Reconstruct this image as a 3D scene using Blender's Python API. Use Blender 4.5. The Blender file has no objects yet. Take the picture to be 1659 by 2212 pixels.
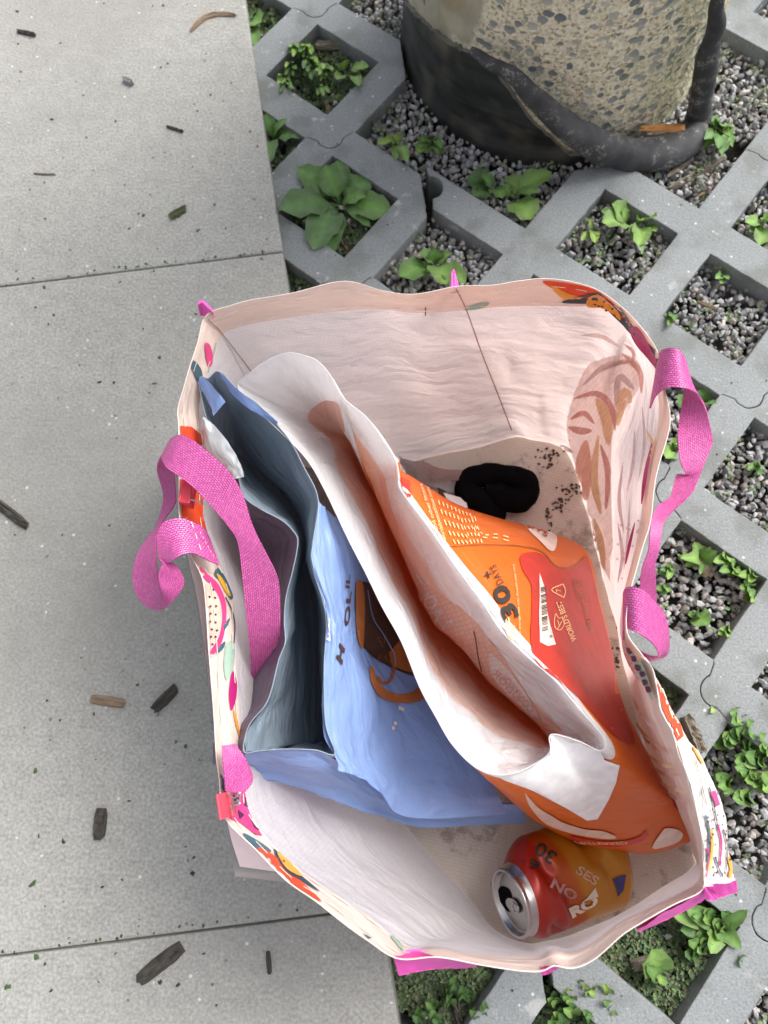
import bpy, bmesh, math, random
import numpy as np
from mathutils import Vector, Matrix, noise, geometry
from mathutils.bvhtree import BVHTree
random.seed(7); rng = np.random.default_rng(7)
S = bpy.context.scene
COL = S.collection

# ------------------------------------------------------------------ camera, sky, sun, exposure
F = 1662.0; H = 0.8; NX, NY = 880.0, 1580.0       # focal length and nadir in units of the photo's 1659 x 2212 view
def cam_basis():
    d = np.array([(NX-829.5)/F, -(NY-1106)/F, -1.0]); d /= np.linalg.norm(d); z = -d
    y = np.array([0, 1.0, 0]); y = y-z*y.dot(z); y /= np.linalg.norm(y)
    return np.array([np.cross(y, z), y, z])
RM = cam_basis()
cam = bpy.data.cameras.new('camera'); camo = bpy.data.objects.new('camera', cam); COL.objects.link(camo)
cam.sensor_fit = 'VERTICAL'; cam.sensor_height = 36; cam.lens = 36*F/2212
m = Matrix([list(r) for r in RM]).to_4x4(); m.translation = Vector((0, 0, H)); camo.matrix_world = m
cam.clip_start = 0.01; cam.clip_end = 100
cam.dof.use_dof = True; cam.dof.focus_distance = 0.60; cam.dof.aperture_fstop = 9
S.camera = camo
SUN_EL, SUN_AZ = math.radians(50), math.radians(50)   # azimuth clockwise from +Y
w = bpy.data.worlds.new('World'); S.world = w; w.use_nodes = True
nt = w.node_tree; bg = nt.nodes['Background']; sky = nt.nodes.new('ShaderNodeTexSky')
sky.sky_type = 'NISHITA'; sky.sun_disc = False; sky.sun_elevation = SUN_EL; sky.sun_rotation = SUN_AZ
sky.air_density = 0.7; sky.dust_density = 4.0; sky.ozone_density = 0.6
hs = nt.nodes.new('ShaderNodeHueSaturation'); hs.inputs['Saturation'].default_value = 0.28
nt.links.new(sky.outputs[0], hs.inputs['Color']); nt.links.new(hs.outputs[0], bg.inputs[0]); bg.inputs[1].default_value = 0.148
sl = bpy.data.lights.new('sun', 'SUN'); so = bpy.data.objects.new('sun', sl); COL.objects.link(so)
sl.energy = 1.35; sl.angle = math.radians(32); sl.color = (1.0, 0.96, 0.9)
sd = Vector((math.cos(SUN_EL)*math.sin(SUN_AZ), math.cos(SUN_EL)*math.cos(SUN_AZ), math.sin(SUN_EL)))
so.rotation_euler = sd.to_track_quat('Z', 'Y').to_euler()
S.view_settings.view_transform = 'Standard'; S.view_settings.look = 'None'
S.view_settings.exposure = 1.0; S.view_settings.gamma = 1.0

def P(px, py, z=0.0):
    """point at height z seen at (px,py) of the photo"""
    d = RM @ np.array([(px-829.5)/F, -(py-1106)/F, -1.0])
    return np.array([0, 0, H])+d*((z-H)/d[2])
def ray(px, py):
    d = RM @ np.array([(px-829.5)/F, -(py-1106)/F, -1.0]); return Vector(d).normalized()

# ------------------------------------------------------------------ object helpers
def link(o, parent=None):
    COL.objects.link(o)
    if parent is not None: o.parent = parent
    return o
def tag(o, label=None, cat=None, group=None, kind=None):
    if label: o['label'] = label
    if cat: o['category'] = cat
    if group: o['group'] = group
    if kind: o['kind'] = kind
    return o
def empty(name, label, cat, loc=(0, 0, 0), group=None):
    o = bpy.data.objects.new(name, None); o.empty_display_size = .02; o.location = loc
    o.matrix_basis = Matrix.Translation(Vector(loc)); return tag(link(o), label, cat, group)

class Part:
    def __init__(s, name, parent=None):
        s.name, s.parent = name, parent; s.v = []; s.f = []; s.mi = []; s.uv = []; s.mats = []; s.sm = []
    def mat(s, m):
        if m not in s.mats: s.mats.append(m)
        return s.mats.index(m)
    def add(s, verts, faces, m, uvs=None, smooth=True):
        o = len(s.v); k = s.mat(m)
        s.v += [tuple(map(float, p)) for p in verts]
        s.uv += [tuple(map(float, q)) for q in uvs] if uvs is not None else [(float(p[0]), float(p[1])) for p in verts]
        for q in faces: s.f.append(tuple(i+o for i in q)); s.mi.append(k); s.sm.append(smooth)
    def grid(s, G, m, closed=False, uv=None, fm=None, flip=False):
        n, k = G.shape[:2]                       # n rows (v), k columns (u)
        if uv is None:
            du = np.zeros(k); du[1:] = np.cumsum(np.linalg.norm(np.diff(G.mean(0), axis=0), axis=1))
            dv = np.zeros(n); dv[1:] = np.cumsum(np.linalg.norm(np.diff(G, axis=0), axis=2).mean(1))
            uv = np.stack(np.meshgrid(du, dv), -1)
        o = len(s.v); s.v += [tuple(p) for p in G.reshape(-1, 3).tolist()]; s.uv += [tuple(q) for q in uv.reshape(-1, 2).tolist()]
        base = s.mat(m)
        for i in range(n-1):
            for j in range(k if closed else k-1):
                a, b = o+i*k+j, o+i*k+(j+1) % k; c, d = b+k, a+k
                s.f.append((a, b, c, d) if not flip else (d, c, b, a))
                s.mi.append(base if fm is None else s.mat(fm(i/(n-1), j/k))); s.sm.append(True)
        return s
    def bvh(s, nf=None):
        return BVHTree.FromPolygons([Vector(p) for p in s.v], s.f if nf is None else s.f[:nf])
    def build(s, bake=None):
        me = bpy.data.meshes.new(s.name); off = Vector((0, 0, 0))
        if s.parent is not None: off = s.parent.matrix_world.translation if s.parent.parent is None else Vector((0, 0, 0))
        loc = Vector((0, 0, 0))
        if s.parent is None:
            a = np.array(s.v); loc = Vector(((a[:, 0].min()+a[:, 0].max())/2, (a[:, 1].min()+a[:, 1].max())/2, a[:, 2].min()))
        base = np.array(s.v)-np.array(loc if s.parent is None else world_off(s.parent))
        me.from_pydata([tuple(p) for p in base.tolist()], [], s.f)
        for mm in s.mats: me.materials.append(mm)
        me.polygons.foreach_set('material_index', s.mi); me.polygons.foreach_set('use_smooth', s.sm)
        ul = me.uv_layers.new(name='UVMap'); li = np.zeros(len(me.loops), dtype=np.int32); me.loops.foreach_get('vertex_index', li)
        ul.data.foreach_set('uv', np.array(s.uv, dtype=np.float32)[li].ravel()); me.update()
        o = bpy.data.objects.new(s.name, me); o.location = loc; link(o, s.parent); return o
def world_off(p):
    v = Vector((0, 0, 0))
    while p is not None: v = v+p.location; p = p.parent
    return v

def cr(pts, sub, closed=False):
    """catmull-rom through pts (k,...) -> resampled"""
    p = np.asarray(pts, dtype=float); k = len(p); out = []
    t = np.linspace(0, 1, sub, endpoint=False)
    for i in range(k if closed else k-1):
        if closed: a, b, c, d = p[(i-1) % k], p[i], p[(i+1) % k], p[(i+2) % k]
        else:
            b, c = p[i], p[i+1]; a = p[i-1] if i > 0 else 2*b-c; d = p[i+2] if i+2 < k else 2*c-b
        for u in t:
            out.append(.5*((2*b)+(c-a)*u+(2*a-5*b+4*c-d)*u*u+(3*b-a-3*c+d)*u**3))
    if not closed: out.append(p[-1])
    return np.array(out)
def pp(l, z=None):
    return np.array([P(q[0], q[1], q[2] if len(q) > 2 else z) for q in l])
def lerp(a, b, t): return a+(b-a)*t
def loft(rings, su, sv, closed=True):
    R = np.array([cr(r, su, closed) for r in rings]); return cr(R, sv)
def normals(G, closed=False):
    if closed: du = np.roll(G, -1, 1)-np.roll(G, 1, 1)
    else: du = np.gradient(G, axis=1)
    dv = np.gradient(G, axis=0); n = np.cross(du, dv); l = np.linalg.norm(n, axis=2, keepdims=True); return n/np.maximum(l, 1e-9)
def wrinkle(G, amp, fu, fv, seed=0, closed=False, edge=0.0):
    N = normals(G, closed); n, k = G.shape[:2]; O = G.copy()
    for i in range(n):
        f = 1.0 if edge <= 0 else min(1, (i/(n-1))/edge)
        for j in range(k):
            u, v = j/k, i/(n-1)
            if closed: q = Vector((math.cos(u*6.283)*fu/6.28, math.sin(u*6.283)*fu/6.28, v*fv+seed*7.3))
            else: q = Vector((u*fu+seed*3.1, v*fv, seed*7.3))
            h = noise.noise(q)+.5*abs(noise.noise(q*2.1))+.25*noise.noise(q*4.3)
            O[i, j] += N[i, j]*h*amp*f
    return O

# ------------------------------------------------------------------ material helpers
def new_mat(name):
    m = bpy.data.materials.new(name); m.use_nodes = True; nt = m.node_tree; return m, nt, nt.nodes, nt.links, nt.nodes['Principled BSDF']
def node(nt, t, **kw):
    n = nt.nodes.new(t)
    for k, v in kw.items():
        if k.startswith('i_'):
            n.inputs[k[2:].replace('_', ' ')].default_value = v
        else: setattr(n, k, v)
    return n
def ramp(nt, fac, stops):
    r = nt.nodes.new('ShaderNodeValToRGB'); nt.links.new(fac, r.inputs[0]); e = r.color_ramp.elements
    while len(e) < len(stops): e.new(.5)
    for i, (p, c) in enumerate(stops): e[i].position = p; e[i].color = (*c, 1) if len(c) == 3 else c
    return r
def tex(nt, kind, scale, vec=None, detail=None, **kw):
    if detail is None: detail = 0 if kind == 'Voronoi' else 4
    n = nt.nodes.new('ShaderNodeTex'+kind); n.inputs['Scale'].default_value = scale
    if 'Detail' in n.inputs: n.inputs['Detail'].default_value = detail
    if vec is not None: nt.links.new(vec, n.inputs['Vector'])
    for k, v in kw.items(): setattr(n, k, v)
    return n
def bump(nt, h, strength, dist, normal=None):
    b = nt.nodes.new('ShaderNodeBump'); b.inputs['Strength'].default_value = strength; b.inputs['Distance'].default_value = dist
    nt.links.new(h, b.inputs['Height'])
    if normal is not None: nt.links.new(normal, b.inputs['Normal'])
    return b
def mixc(nt, fac, a, b, mode='MIX'):
    n = nt.nodes.new('ShaderNodeMix'); n.data_type = 'RGBA'; n.blend_type = mode
    for s, v in ((0, fac), (6, a), (7, b)):
        if isinstance(v, (int, float)): n.inputs[s].default_value = v
        elif isinstance(v, tuple): n.inputs[s].default_value = (*v, 1)
        else: nt.links.new(v, n.inputs[s])
    return n.outputs[2]
def mth(nt, op, a, b=0.0):
    n = nt.nodes.new('ShaderNodeMath'); n.operation = op
    for s, v in ((0, a), (1, b)):
        if isinstance(v, (int, float)): n.inputs[s].default_value = v
        else: nt.links.new(v, n.inputs[s])
    return n.outputs[0]
def mapping(nt, vec, scale=(1, 1, 1), rot=(0, 0, 0)):
    n = nt.nodes.new('ShaderNodeMapping'); nt.links.new(vec, n.inputs[0]); n.inputs['Scale'].default_value = scale; n.inputs['Rotation'].default_value = rot
    return n.outputs[0]
def geo(nt): return nt.nodes.new('ShaderNodeNewGeometry').outputs['Position']
def uvn(nt): return nt.nodes.new('ShaderNodeUVMap').outputs[0]
def ink(name, c, rough=.5, var=.12):
    m, nt, N, L, b = new_mat(name); n = tex(nt, 'Noise', 90, geo(nt))
    r = ramp(nt, n.outputs[0], [(.3, tuple(x*(1-var) for x in c)), (.7, tuple(min(1, x*(1+var)) for x in c))])
    L.new(r.outputs[0], b.inputs['Base Color']); b.inputs['Roughness'].default_value = rough; return m
def sheet(name, inside, through, outside=None, trans=.45, rough=.45, weave=0, wr=(60, 60), wrs=.35, wd=.004, spec=.5, mul=None, wmix=.3):
    """thin sheet: inside colour, colour of light through it, outside print by the face's own side"""
    m, nt, N, L, b = new_mat(name); u = uvn(nt); g = geo(nt)
    col = inside
    n = tex(nt, 'Noise', 25, g); base = mixc(nt, n.outputs[0], tuple(x*.93 for x in inside), tuple(min(1, x*1.04) for x in inside))
    if outside is not None:
        bf = N.new('ShaderNodeNewGeometry').outputs['Backfacing']; base = mixc(nt, bf, base, outside)
    L.new(base, b.inputs['Base Color']); b.inputs['Roughness'].default_value = rough; b.inputs['Specular IOR Level'].default_value = spec
    dz = tex(nt, 'Noise', 14, u, 3); vadd = N.new('ShaderNodeVectorMath'); vadd.operation = 'MULTIPLY_ADD'; L.new(dz.outputs['Color'], vadd.inputs[0]); vadd.inputs[1].default_value = (.06, .06, .0); L.new(u, vadd.inputs[2])
    cs = .45 if wr[0] < wr[1] else 1.0; w0 = tex(nt, 'Voronoi', 20, mapping(nt, vadd.outputs[0], (cs, 1.0, 1)), 3); w1 = tex(nt, 'Voronoi', 52, mapping(nt, vadd.outputs[0], (cs, .9, 1), (0, 0, .5)), 3); w2 = tex(nt, 'Noise', 30, mapping(nt, vadd.outputs[0], (cs, 1, 1)), 3)
    w0.feature = 'F1'; w1.feature = 'F1'; hsum = mth(nt, 'ADD', mth(nt, 'ADD', w0.outputs['Distance'], mth(nt, 'MULTIPLY', w1.outputs['Distance'], .3)), mth(nt, 'MULTIPLY', w2.outputs[0], .8))
    bn = bump(nt, hsum, min(1, wrs*.9), .009)
    if weave:
        bk = N.new('ShaderNodeTexBrick'); L.new(u, bk.inputs['Vector']); bk.inputs['Scale'].default_value = weave
        bk.inputs['Mortar Size'].default_value = .06; bk.inputs['Brick Width'].default_value = 1; bk.inputs['Row Height'].default_value = 1; bk.offset = .5
        bk.inputs['Color1'].default_value = (.9, .9, .9, 1); bk.inputs['Color2'].default_value = (.6, .6, .6, 1); bk.inputs['Mortar'].default_value = (0, 0, 0, 1)
        bn = bump(nt, bk.outputs[0], .7, .0009, bn.outputs[0]); base = mixc(nt, wmix, base, bk.outputs[0], 'MULTIPLY'); L.new(base, b.inputs['Base Color'])
    L.new(bn.outputs[0], b.inputs['Normal'])
    t = N.new('ShaderNodeBsdfTranslucent'); t.inputs[0].default_value = (*through, 1); L.new(bn.outputs[0], t.inputs['Normal'])
    mx = N.new('ShaderNodeMixShader'); mx.inputs[0].default_value = trans; L.new(b.outputs[0], mx.inputs[1]); L.new(t.outputs[0], mx.inputs[2])
    L.new(mx.outputs[0], N['Material Output'].inputs[0]); return m

M = {}
def M_slab():
    m, nt, N, L, b = new_mat('slab_concrete'); g = geo(nt)
    big = tex(nt, 'Noise', 5, g, 6); fine = tex(nt, 'Noise', 320, g, 5); mid = tex(nt, 'Noise', 60, g, 6)
    c = ramp(nt, big.outputs[0], [(.3, (.24, .233, .207)), (.5, (.315, .31, .28)), (.7, (.355, .352, .32))]).outputs[0]
    c = mixc(nt, .4, c, ramp(nt, mid.outputs[0], [(.35, (.26, .26, .245)), (.65, (.42, .42, .395))]).outputs[0])
    c = mixc(nt, .42, c, ramp(nt, fine.outputs[0], [(.3, (.16, .16, .15)), (.5, (.35, .35, .33)), (.75, (.58, .58, .55))]).outputs[0])
    stn = tex(nt, 'Noise', 2.6, g, 9); c = mixc(nt, ramp(nt, stn.outputs[0], [(.46, (0, 0, 0)), (.66, (.5, .5, .5))]).outputs[0], c, (.2, .195, .18))
    v = tex(nt, 'Voronoi', 75, g); sp = ramp(nt, v.outputs['Distance'], [(.0, (1, 1, 1)), (.10, (1, 1, 1)), (.16, (0, 0, 0))])
    sel = mth(nt, 'GREATER_THAN', tex(nt, 'Noise', 70, g, 0).outputs[0], .63)
    c = mixc(nt, mth(nt, 'MULTIPLY', sp.outputs[0], sel), c, (.56, .56, .53))
    v2 = tex(nt, 'Voronoi', 48, mapping(nt, g, (1, 1, 1), (0, 0, .7))); sp2 = ramp(nt, v2.outputs['Distance'], [(.0, (1, 1, 1)), (.05, (.8, .8, .8)), (.12, (0, 0, 0))])
    sel2 = mth(nt, 'GREATER_THAN', tex(nt, 'Noise', 41, g, 0).outputs[0], .62)
    c = mixc(nt, mth(nt, 'MULTIPLY', sp2.outputs[0], sel2), c, (.13, .13, .12))
    L.new(c, b.inputs['Base Color']); b.inputs['Roughness'].default_value = .85
    L.new(bump(nt, fine.outputs[0], .45, .002).outputs[0], b.inputs['Normal']); return m
def M_paver():
    m, nt, N, L, b = new_mat('grey_paver'); g = geo(nt)
    big = tex(nt, 'Noise', 9, g, 7); fine = tex(nt, 'Noise', 420, g, 5)
    c = ramp(nt, big.outputs[0], [(.3, (.175, .192, .2)), (.7, (.245, .262, .268))]).outputs[0]
    c = mixc(nt, .45, c, ramp(nt, fine.outputs[0], [(.3, (.12, .13, .135)), (.55, (.25, .265, .27)), (.8, (.38, .39, .39))]).outputs[0])
    v = tex(nt, 'Voronoi', 80, g); sp = ramp(nt, v.outputs['Distance'], [(.0, (1, 1, 1)), (.09, (1, 1, 1)), (.14, (0, 0, 0))])
    sel = mth(nt, 'GREATER_THAN', tex(nt, 'Noise', 66, g, 0).outputs[0], .54)
    c = mixc(nt, mth(nt, 'MULTIPLY', sp.outputs[0], sel), c, (.5, .51, .5))
    st_ = tex(nt, 'Noise', 22, g, 9); c = mixc(nt, ramp(nt, st_.outputs[0], [(.5, (0, 0, 0)), (.64, (.55, .55, .55))]).outputs[0], c, (.12, .13, .115))
    wh = tex(nt, 'Noise', 34, g, 8); ws = ramp(nt, wh.outputs[0], [(.66, (0, 0, 0)), (.72, (.6, .6, .6))])
    c = mixc(nt, ws.outputs[0], c, (.42, .43, .42))
    L.new(c, b.inputs['Base Color']); b.inputs['Roughness'].default_value = .85
    L.new(bump(nt, fine.outputs[0], .4, .0018).outputs[0], b.inputs['Normal']); return m
def M_soil():
    m, nt, N, L, b = new_mat('soil'); g = geo(nt); n = tex(nt, 'Noise', 120, g, 8)
    L.new(ramp(nt, n.outputs[0], [(.3, (.012, .012, .01)), (.6, (.05, .048, .035)), (.8, (.09, .085, .07))]).outputs[0], b.inputs['Base Color'])
    b.inputs['Roughness'].default_value = .95; L.new(bump(nt, n.outputs[0], .8, .006).outputs[0], b.inputs['Normal']); return m
def M_attr(name, rough=.8, sub=0, noise_s=300, amt=.3, bst=.3, bd=.001):
    m, nt, N, L, b = new_mat(name); a = node(nt, 'ShaderNodeAttribute', attribute_name='tint'); n = tex(nt, 'Noise', noise_s, geo(nt), 5)
    c = mixc(nt, n.outputs[0], mixc(nt, amt, a.outputs[0], (0, 0, 0)), mixc(nt, amt*.4, a.outputs[0], (1, 1, 1)))
    L.new(c, b.inputs['Base Color']); b.inputs['Roughness'].default_value = rough
    L.new(bump(nt, n.outputs[0], bst, bd).outputs[0], b.inputs['Normal'])
    if sub:
        t = N.new('ShaderNodeBsdfTranslucent'); L.new(mixc(nt, .5, c, (.25, .4, .05)), t.inputs[0]); mx = N.new('ShaderNodeMixShader'); mx.inputs[0].default_value = sub
        L.new(b.outputs[0], mx.inputs[1]); L.new(t.outputs[0], mx.inputs[2]); L.new(mx.outputs[0], N['Material Output'].inputs[0])
    return m
def M_pillar():
    m, nt, N, L, b = new_mat('exposed_aggregate'); g = geo(nt)
    v = tex(nt, 'Voronoi', 82, mapping(nt, g, (1, 1, 1.35))); v.inputs['Randomness'].default_value = 1
    dn = tex(nt, 'Noise', 110, g, 6); dist = mth(nt, 'ADD', v.outputs['Distance'], mth(nt, 'MULTIPLY', mth(nt, 'SUBTRACT', dn.outputs[0], .5), .75))
    st = ramp(nt, dist, [(.46, (1, 1, 1)), (.52, (0, 0, 0))])
    pick = mth(nt, 'GREATER_THAN', v.outputs['Color'], .5)
    stone = ramp(nt, v.outputs['Color'], [(.5, (.15, .165, .17)), (.62, (.27, .28, .27)), (.8, (.46, .44, .38))])
    fine = tex(nt, 'Noise', 260, g, 8)
    mtx = ramp(nt, fine.outputs[0], [(.34, (.26, .21, .13)), (.43, (.62, .54, .38)), (.62, (.80, .73, .57))])
    agg = mixc(nt, mth(nt, 'MULTIPLY', st.outputs[0], pick), mtx.outputs[0], stone.outputs[0])
    sm = tex(nt, 'Noise', 30, g, 6); smooth = ramp(nt, sm.outputs[0], [(.3, (.26, .24, .175)), (.7, (.44, .41, .31))])
    pit = tex(nt, 'Voronoi', 55, mapping(nt, g, (1, 1, .7))); ps = ramp(nt, pit.outputs['Distance'], [(.12, (1, 1, 1)), (.22, (0, 0, 0))])
    pk = mth(nt, 'GREATER_THAN', pit.outputs['Color'], .62); pitf = mth(nt, 'MULTIPLY', ps.outputs[0], pk)
    smc = mixc(nt, pitf, smooth.outputs[0], (.15, .15, .14))
    stain = tex(nt, 'Noise', 9, g, 4); smc = mixc(nt, ramp(nt, stain.outputs[0], [(.5, (0, 0, 0)), (.62, (.6, .6, .6))]).outputs[0], smc, (.3, .19, .06))
    sx = N.new('ShaderNodeSeparateXYZ'); L.new(g, sx.inputs[0])
    # the smooth cast face survives on the upper left, the worn face shows its stones
    k = mth(nt, 'ADD', mth(nt, 'MULTIPLY', sx.outputs[0], -5.0), mth(nt, 'MULTIPLY', sx.outputs[2], 2.2))
    k = mth(nt, 'ADD', k, mth(nt, 'MULTIPLY', tex(nt, 'Noise', 14, g, 5).outputs[0], .9))
    kf = ramp(nt, k, [(.28, (0, 0, 0)), (.36, (1, 1, 1))])
    c = mixc(nt, kf.outputs[0], agg, smc)
    ms = mth(nt, 'ADD', mth(nt, 'MULTIPLY', sx.outputs[0], 6), mth(nt, 'MULTIPLY', tex(nt, 'Noise', 18, g, 5).outputs[0], 1.3))
    c = mixc(nt, ramp(nt, ms, [(.0, (0, 0, 0)), (1, (0, 0, 0))]).outputs[0] if False else mth(nt, 'MULTIPLY', ramp(nt, mth(nt, 'SUBTRACT', ms, 2.05), [(.0, (0, 0, 0)), (.7, (.35, .35, .35))]).outputs[0], 1.0), c, (.2, .24, .07))
    L.new(c, b.inputs['Base Color']); b.inputs['Roughness'].default_value = .9
    hh = mixc(nt, kf.outputs[0], mixc(nt, .5, dist, fine.outputs[0]), mixc(nt, pitf, (.6, .6, .6), (.1, .1, .1)))
    L.new(bump(nt, hh, .8, .006).outputs[0], b.inputs['Normal']); return m
def M_rubber():
    m, nt, N, L, b = new_mat('black_rubber'); g = geo(nt); n = tex(nt, 'Noise', 45, g, 8); d = tex(nt, 'Noise', 330, g, 4)
    pt = mth(nt, 'MULTIPLY', ramp(nt, n.outputs[0], [(.5, (0, 0, 0)), (.66, (1, 1, 1))]).outputs[0], ramp(nt, d.outputs[0], [(.5, (0, 0, 0)), (.58, (1, 1, 1))]).outputs[0])
    c = mixc(nt, pt, ramp(nt, n.outputs[0], [(.3, (.024, .024, .027)), (.7, (.06, .06, .064))]).outputs[0], (.26, .25, .22))
    L.new(c, b.inputs['Base Color']); b.inputs['Roughness'].default_value = .75; L.new(bump(nt, n.outputs[0], .4, .004).outputs[0], b.inputs['Normal']); return m
def M_sleeve():
    m, nt, N, L, b = new_mat('black_membrane'); g = geo(nt); n = tex(nt, 'Noise', 1, mapping(nt, g, (9, 9, 60)), 8)
    n2 = tex(nt, 'Noise', 16, g, 6)
    c = ramp(nt, n.outputs[0], [(.35, (.012, .013, .014)), (.7, (.045, .047, .045))]).outputs[0]
    c = mixc(nt, ramp(nt, n2.outputs[0], [(.5, (0, 0, 0)), (.68, (.6, .6, .6))]).outputs[0], c, (.15, .135, .1))
    L.new(c, b.inputs['Base Color']); b.inputs['Roughness'].default_value = .5; L.new(bump(nt, n.outputs[0], .5, .004).outputs[0], b.inputs['Normal']); return m
def M_web():
    m, nt, N, L, b = new_mat('pink_webbing'); u = uvn(nt)
    bk = N.new('ShaderNodeTexBrick'); L.new(u, bk.inputs['Vector']); bk.inputs['Scale'].default_value = 1/.0019
    bk.inputs['Brick Width'].default_value = 1.2; bk.inputs['Row Height'].default_value = .8; bk.inputs['Mortar Size'].default_value = .14; bk.inputs['Mortar Smooth'].default_value = .9; bk.offset = .5
    bk.inputs['Color1'].default_value = (.84, .17, .50, 1); bk.inputs['Color2'].default_value = (.66, .10, .37, 1); bk.inputs['Mortar'].default_value = (.36, .03, .2, 1)
    L.new(bk.outputs[0], b.inputs['Base Color']); b.inputs['Roughness'].default_value = .42; b.inputs['Specular IOR Level'].default_value = .6
    iv = mth(nt, 'SUBTRACT', 1.0, bk.outputs['Fac']); L.new(bump(nt, iv, 1.0, .0011).outputs[0], b.inputs['Normal']); return m
def M_metal():
    m, nt, N, L, b = new_mat('bare_aluminium'); n = tex(nt, 'Noise', 40, geo(nt), 5)
    L.new(ramp(nt, n.outputs[0], [(.3, (.42, .4, .39)), (.7, (.6, .58, .57))]).outputs[0], b.inputs['Base Color'])
    b.inputs['Metallic'].default_value = 1; b.inputs['Roughness'].default_value = .3; return m
def M_floor():
    m, nt, N, L, b = new_mat('dirty_woven_floor'); g = geo(nt)
    bk = N.new('ShaderNodeTexBrick'); L.new(mapping(nt, g, (1, 1, 1), (0, 0, .2)), bk.inputs['Vector']); bk.inputs['Scale'].default_value = 1/.0032
    bk.inputs['Brick Width'].default_value = 1; bk.inputs['Row Height'].default_value = 1; bk.inputs['Mortar Size'].default_value = .12; bk.offset = .5
    bk.inputs['Color1'].default_value = (.62, .55, .48, 1); bk.inputs['Color2'].default_value = (.58, .51, .44, 1); bk.inputs['Mortar'].default_value = (.53, .465, .4, 1)
    d = tex(nt, 'Noise', 28, g, 9); d.inputs['Roughness'].default_value = .7
    dirt = ramp(nt, d.outputs[0], [(.55, (0, 0, 0)), (.62, (.75, .75, .75)), (.7, (1, 1, 1))])
    c = mixc(nt, mth(nt, 'MULTIPLY', dirt.outputs[0], .55), bk.outputs[0], (.05, .03, .02))
    L.new(c, b.inputs['Base Color']); b.inputs['Roughness'].default_value = .6; L.new(bump(nt, bk.outputs[0], .5, .0006).outputs[0], b.inputs['Normal']); return m
def M_bark(name, a, bcol):
    m, nt, N, L, b = new_mat(name); tc = N.new('ShaderNodeTexCoord').outputs['Generated']; n = tex(nt, 'Noise', 1, mapping(nt, uvn(nt), (60, 700, 1)), 6)
    L.new(ramp(nt, n.outputs[0], [(.3, a), (.7, bcol)]).outputs[0], b.inputs['Base Color']); b.inputs['Roughness'].default_value = .85
    L.new(bump(nt, n.outputs[0], .8, .003).outputs[0], b.inputs['Normal']); return m
M['slab'] = M_slab(); M['paver'] = M_paver(); M['soil'] = M_soil(); M['stone'] = M_attr('gravel_stone'); M['leaf'] = M_attr('leaf_green', .58, .22, 90, .25, .6, .003)
M['moss'] = M_attr('moss_green', .9, .15, 400, .4); M['pillar'] = M_pillar(); M['rubber'] = M_rubber(); M['sleeve'] = M_sleeve(); M['web'] = M_web(); M['alu'] = M_metal(); M['floor'] = M_floor()
M['bark'] = M_bark('dark_mulch', (.02, .018, .016), (.1, .088, .075)); M['bark_tan'] = M_bark('tan_mulch', (.16, .11, .07), (.34, .25, .17)); M['bark_grey'] = M_bark('grey_mulch', (.1, .08, .06), (.3, .26, .2))
M['wall'] = sheet('woven_bag_wall', (.91, .91, .97), (.99, .80, .76), (.80, .64, .56), trans=.55, weave=1/.0034, wr=(26, 60), wrs=.45, wd=.008, rough=.38)
M['hem'] = sheet('printed_hem', (.80, .655, .585), (.85, .55, .42), (.8, .655, .59), trans=.2, wr=(90, 120), wrs=.4, wd=.002)
M['rim'] = ink('pale_rim', (.74, .62, .56), .5, .05)
M['outer'] = sheet('printed_outer', (.70, .65, .61), (.7, .5, .4), trans=.1, wr=(120, 30), wrs=.5, wd=.003)
M['white'] = sheet('white_film', (.88, .88, .89), (.92, .88, .88), trans=.45, wr=(30, 110), wrs=.5, wd=.005, rough=.4)
M['orange'] = sheet('orange_film', (.74, .145, .010), (.9, .25, .03), trans=.2, wr=(20, 25), wrs=.3, wd=.004, rough=.42)
M['silver'] = sheet('grey_lining', (.30, .37, .44), (.2, .26, .33), trans=.15, wr=(40, 60), wrs=.45, wd=.005, rough=.38, spec=.6)
M['blue'] = sheet('pale_blue_film', (.25, .375, .69), (.24, .34, .68), trans=.18, wr=(25, 110), wrs=.45, wd=.004, rough=.4, spec=.5)
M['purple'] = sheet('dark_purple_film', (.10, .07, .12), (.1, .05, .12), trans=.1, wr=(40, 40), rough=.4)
M['foil'] = sheet('torn_foil', (.5, .53, .54), (.6, .6, .6), trans=.1, wr=(60, 80), wrs=.6, rough=.25, spec=.8)
for k, c in dict(i_org=(.72, .07, .02), i_amber=(.80, .34, .05), i_navy=(.035, .055, .075), i_mag=(.42, .012, .15), i_pink=(.68, .05, .2), i_teal=(.05, .12, .16), i_sage=(.3, .42, .34),
                 i_dot=(.07, .02, .06), i_stitch=(.85, .76, .62), i_black=(.02, .017, .012), i_cream=(.72, .62, .5), i_label=(.72, .5, .4), i_red=(.44, .022, .010), i_lite=(.95, .55, .28),
                 i_peach=(.80, .655, .59), i_brown=(.055, .022, .01), i_copper=(.36, .11, .02), i_violet=(.03, .03, .16), i_white=(.8, .8, .8), i_film=(.86, .86, .87), i_yellow=(.75, .38, .03), i_canred=(.6, .03, .015), i_seam=(.35, .2, .18),
                 s_rose=(.66, .33, .29), s_gold=(.80, .53, .27), s_lilac=(.62, .48, .47), s_salm=(.80, .40, .30), s_pale=(.8, .6, .52)).items(): M[k] = ink(k[2:]+'_ink', c)
for k_, c_ in dict(s_rose=(.76, .48, .45), s_gold=(.87, .67, .46), s_lilac=(.74, .63, .64), s_salm=(.86, .56, .46), s_pale=(.88, .765, .725)).items():
    M[k_] = sheet('print_showing_through_'+k_[2:], c_, tuple(min(1, x*1.08) for x in c_), trans=.48, weave=1/.0034, wr=(40, 60), wrs=.34, wd=.007, rough=.45)
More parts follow.
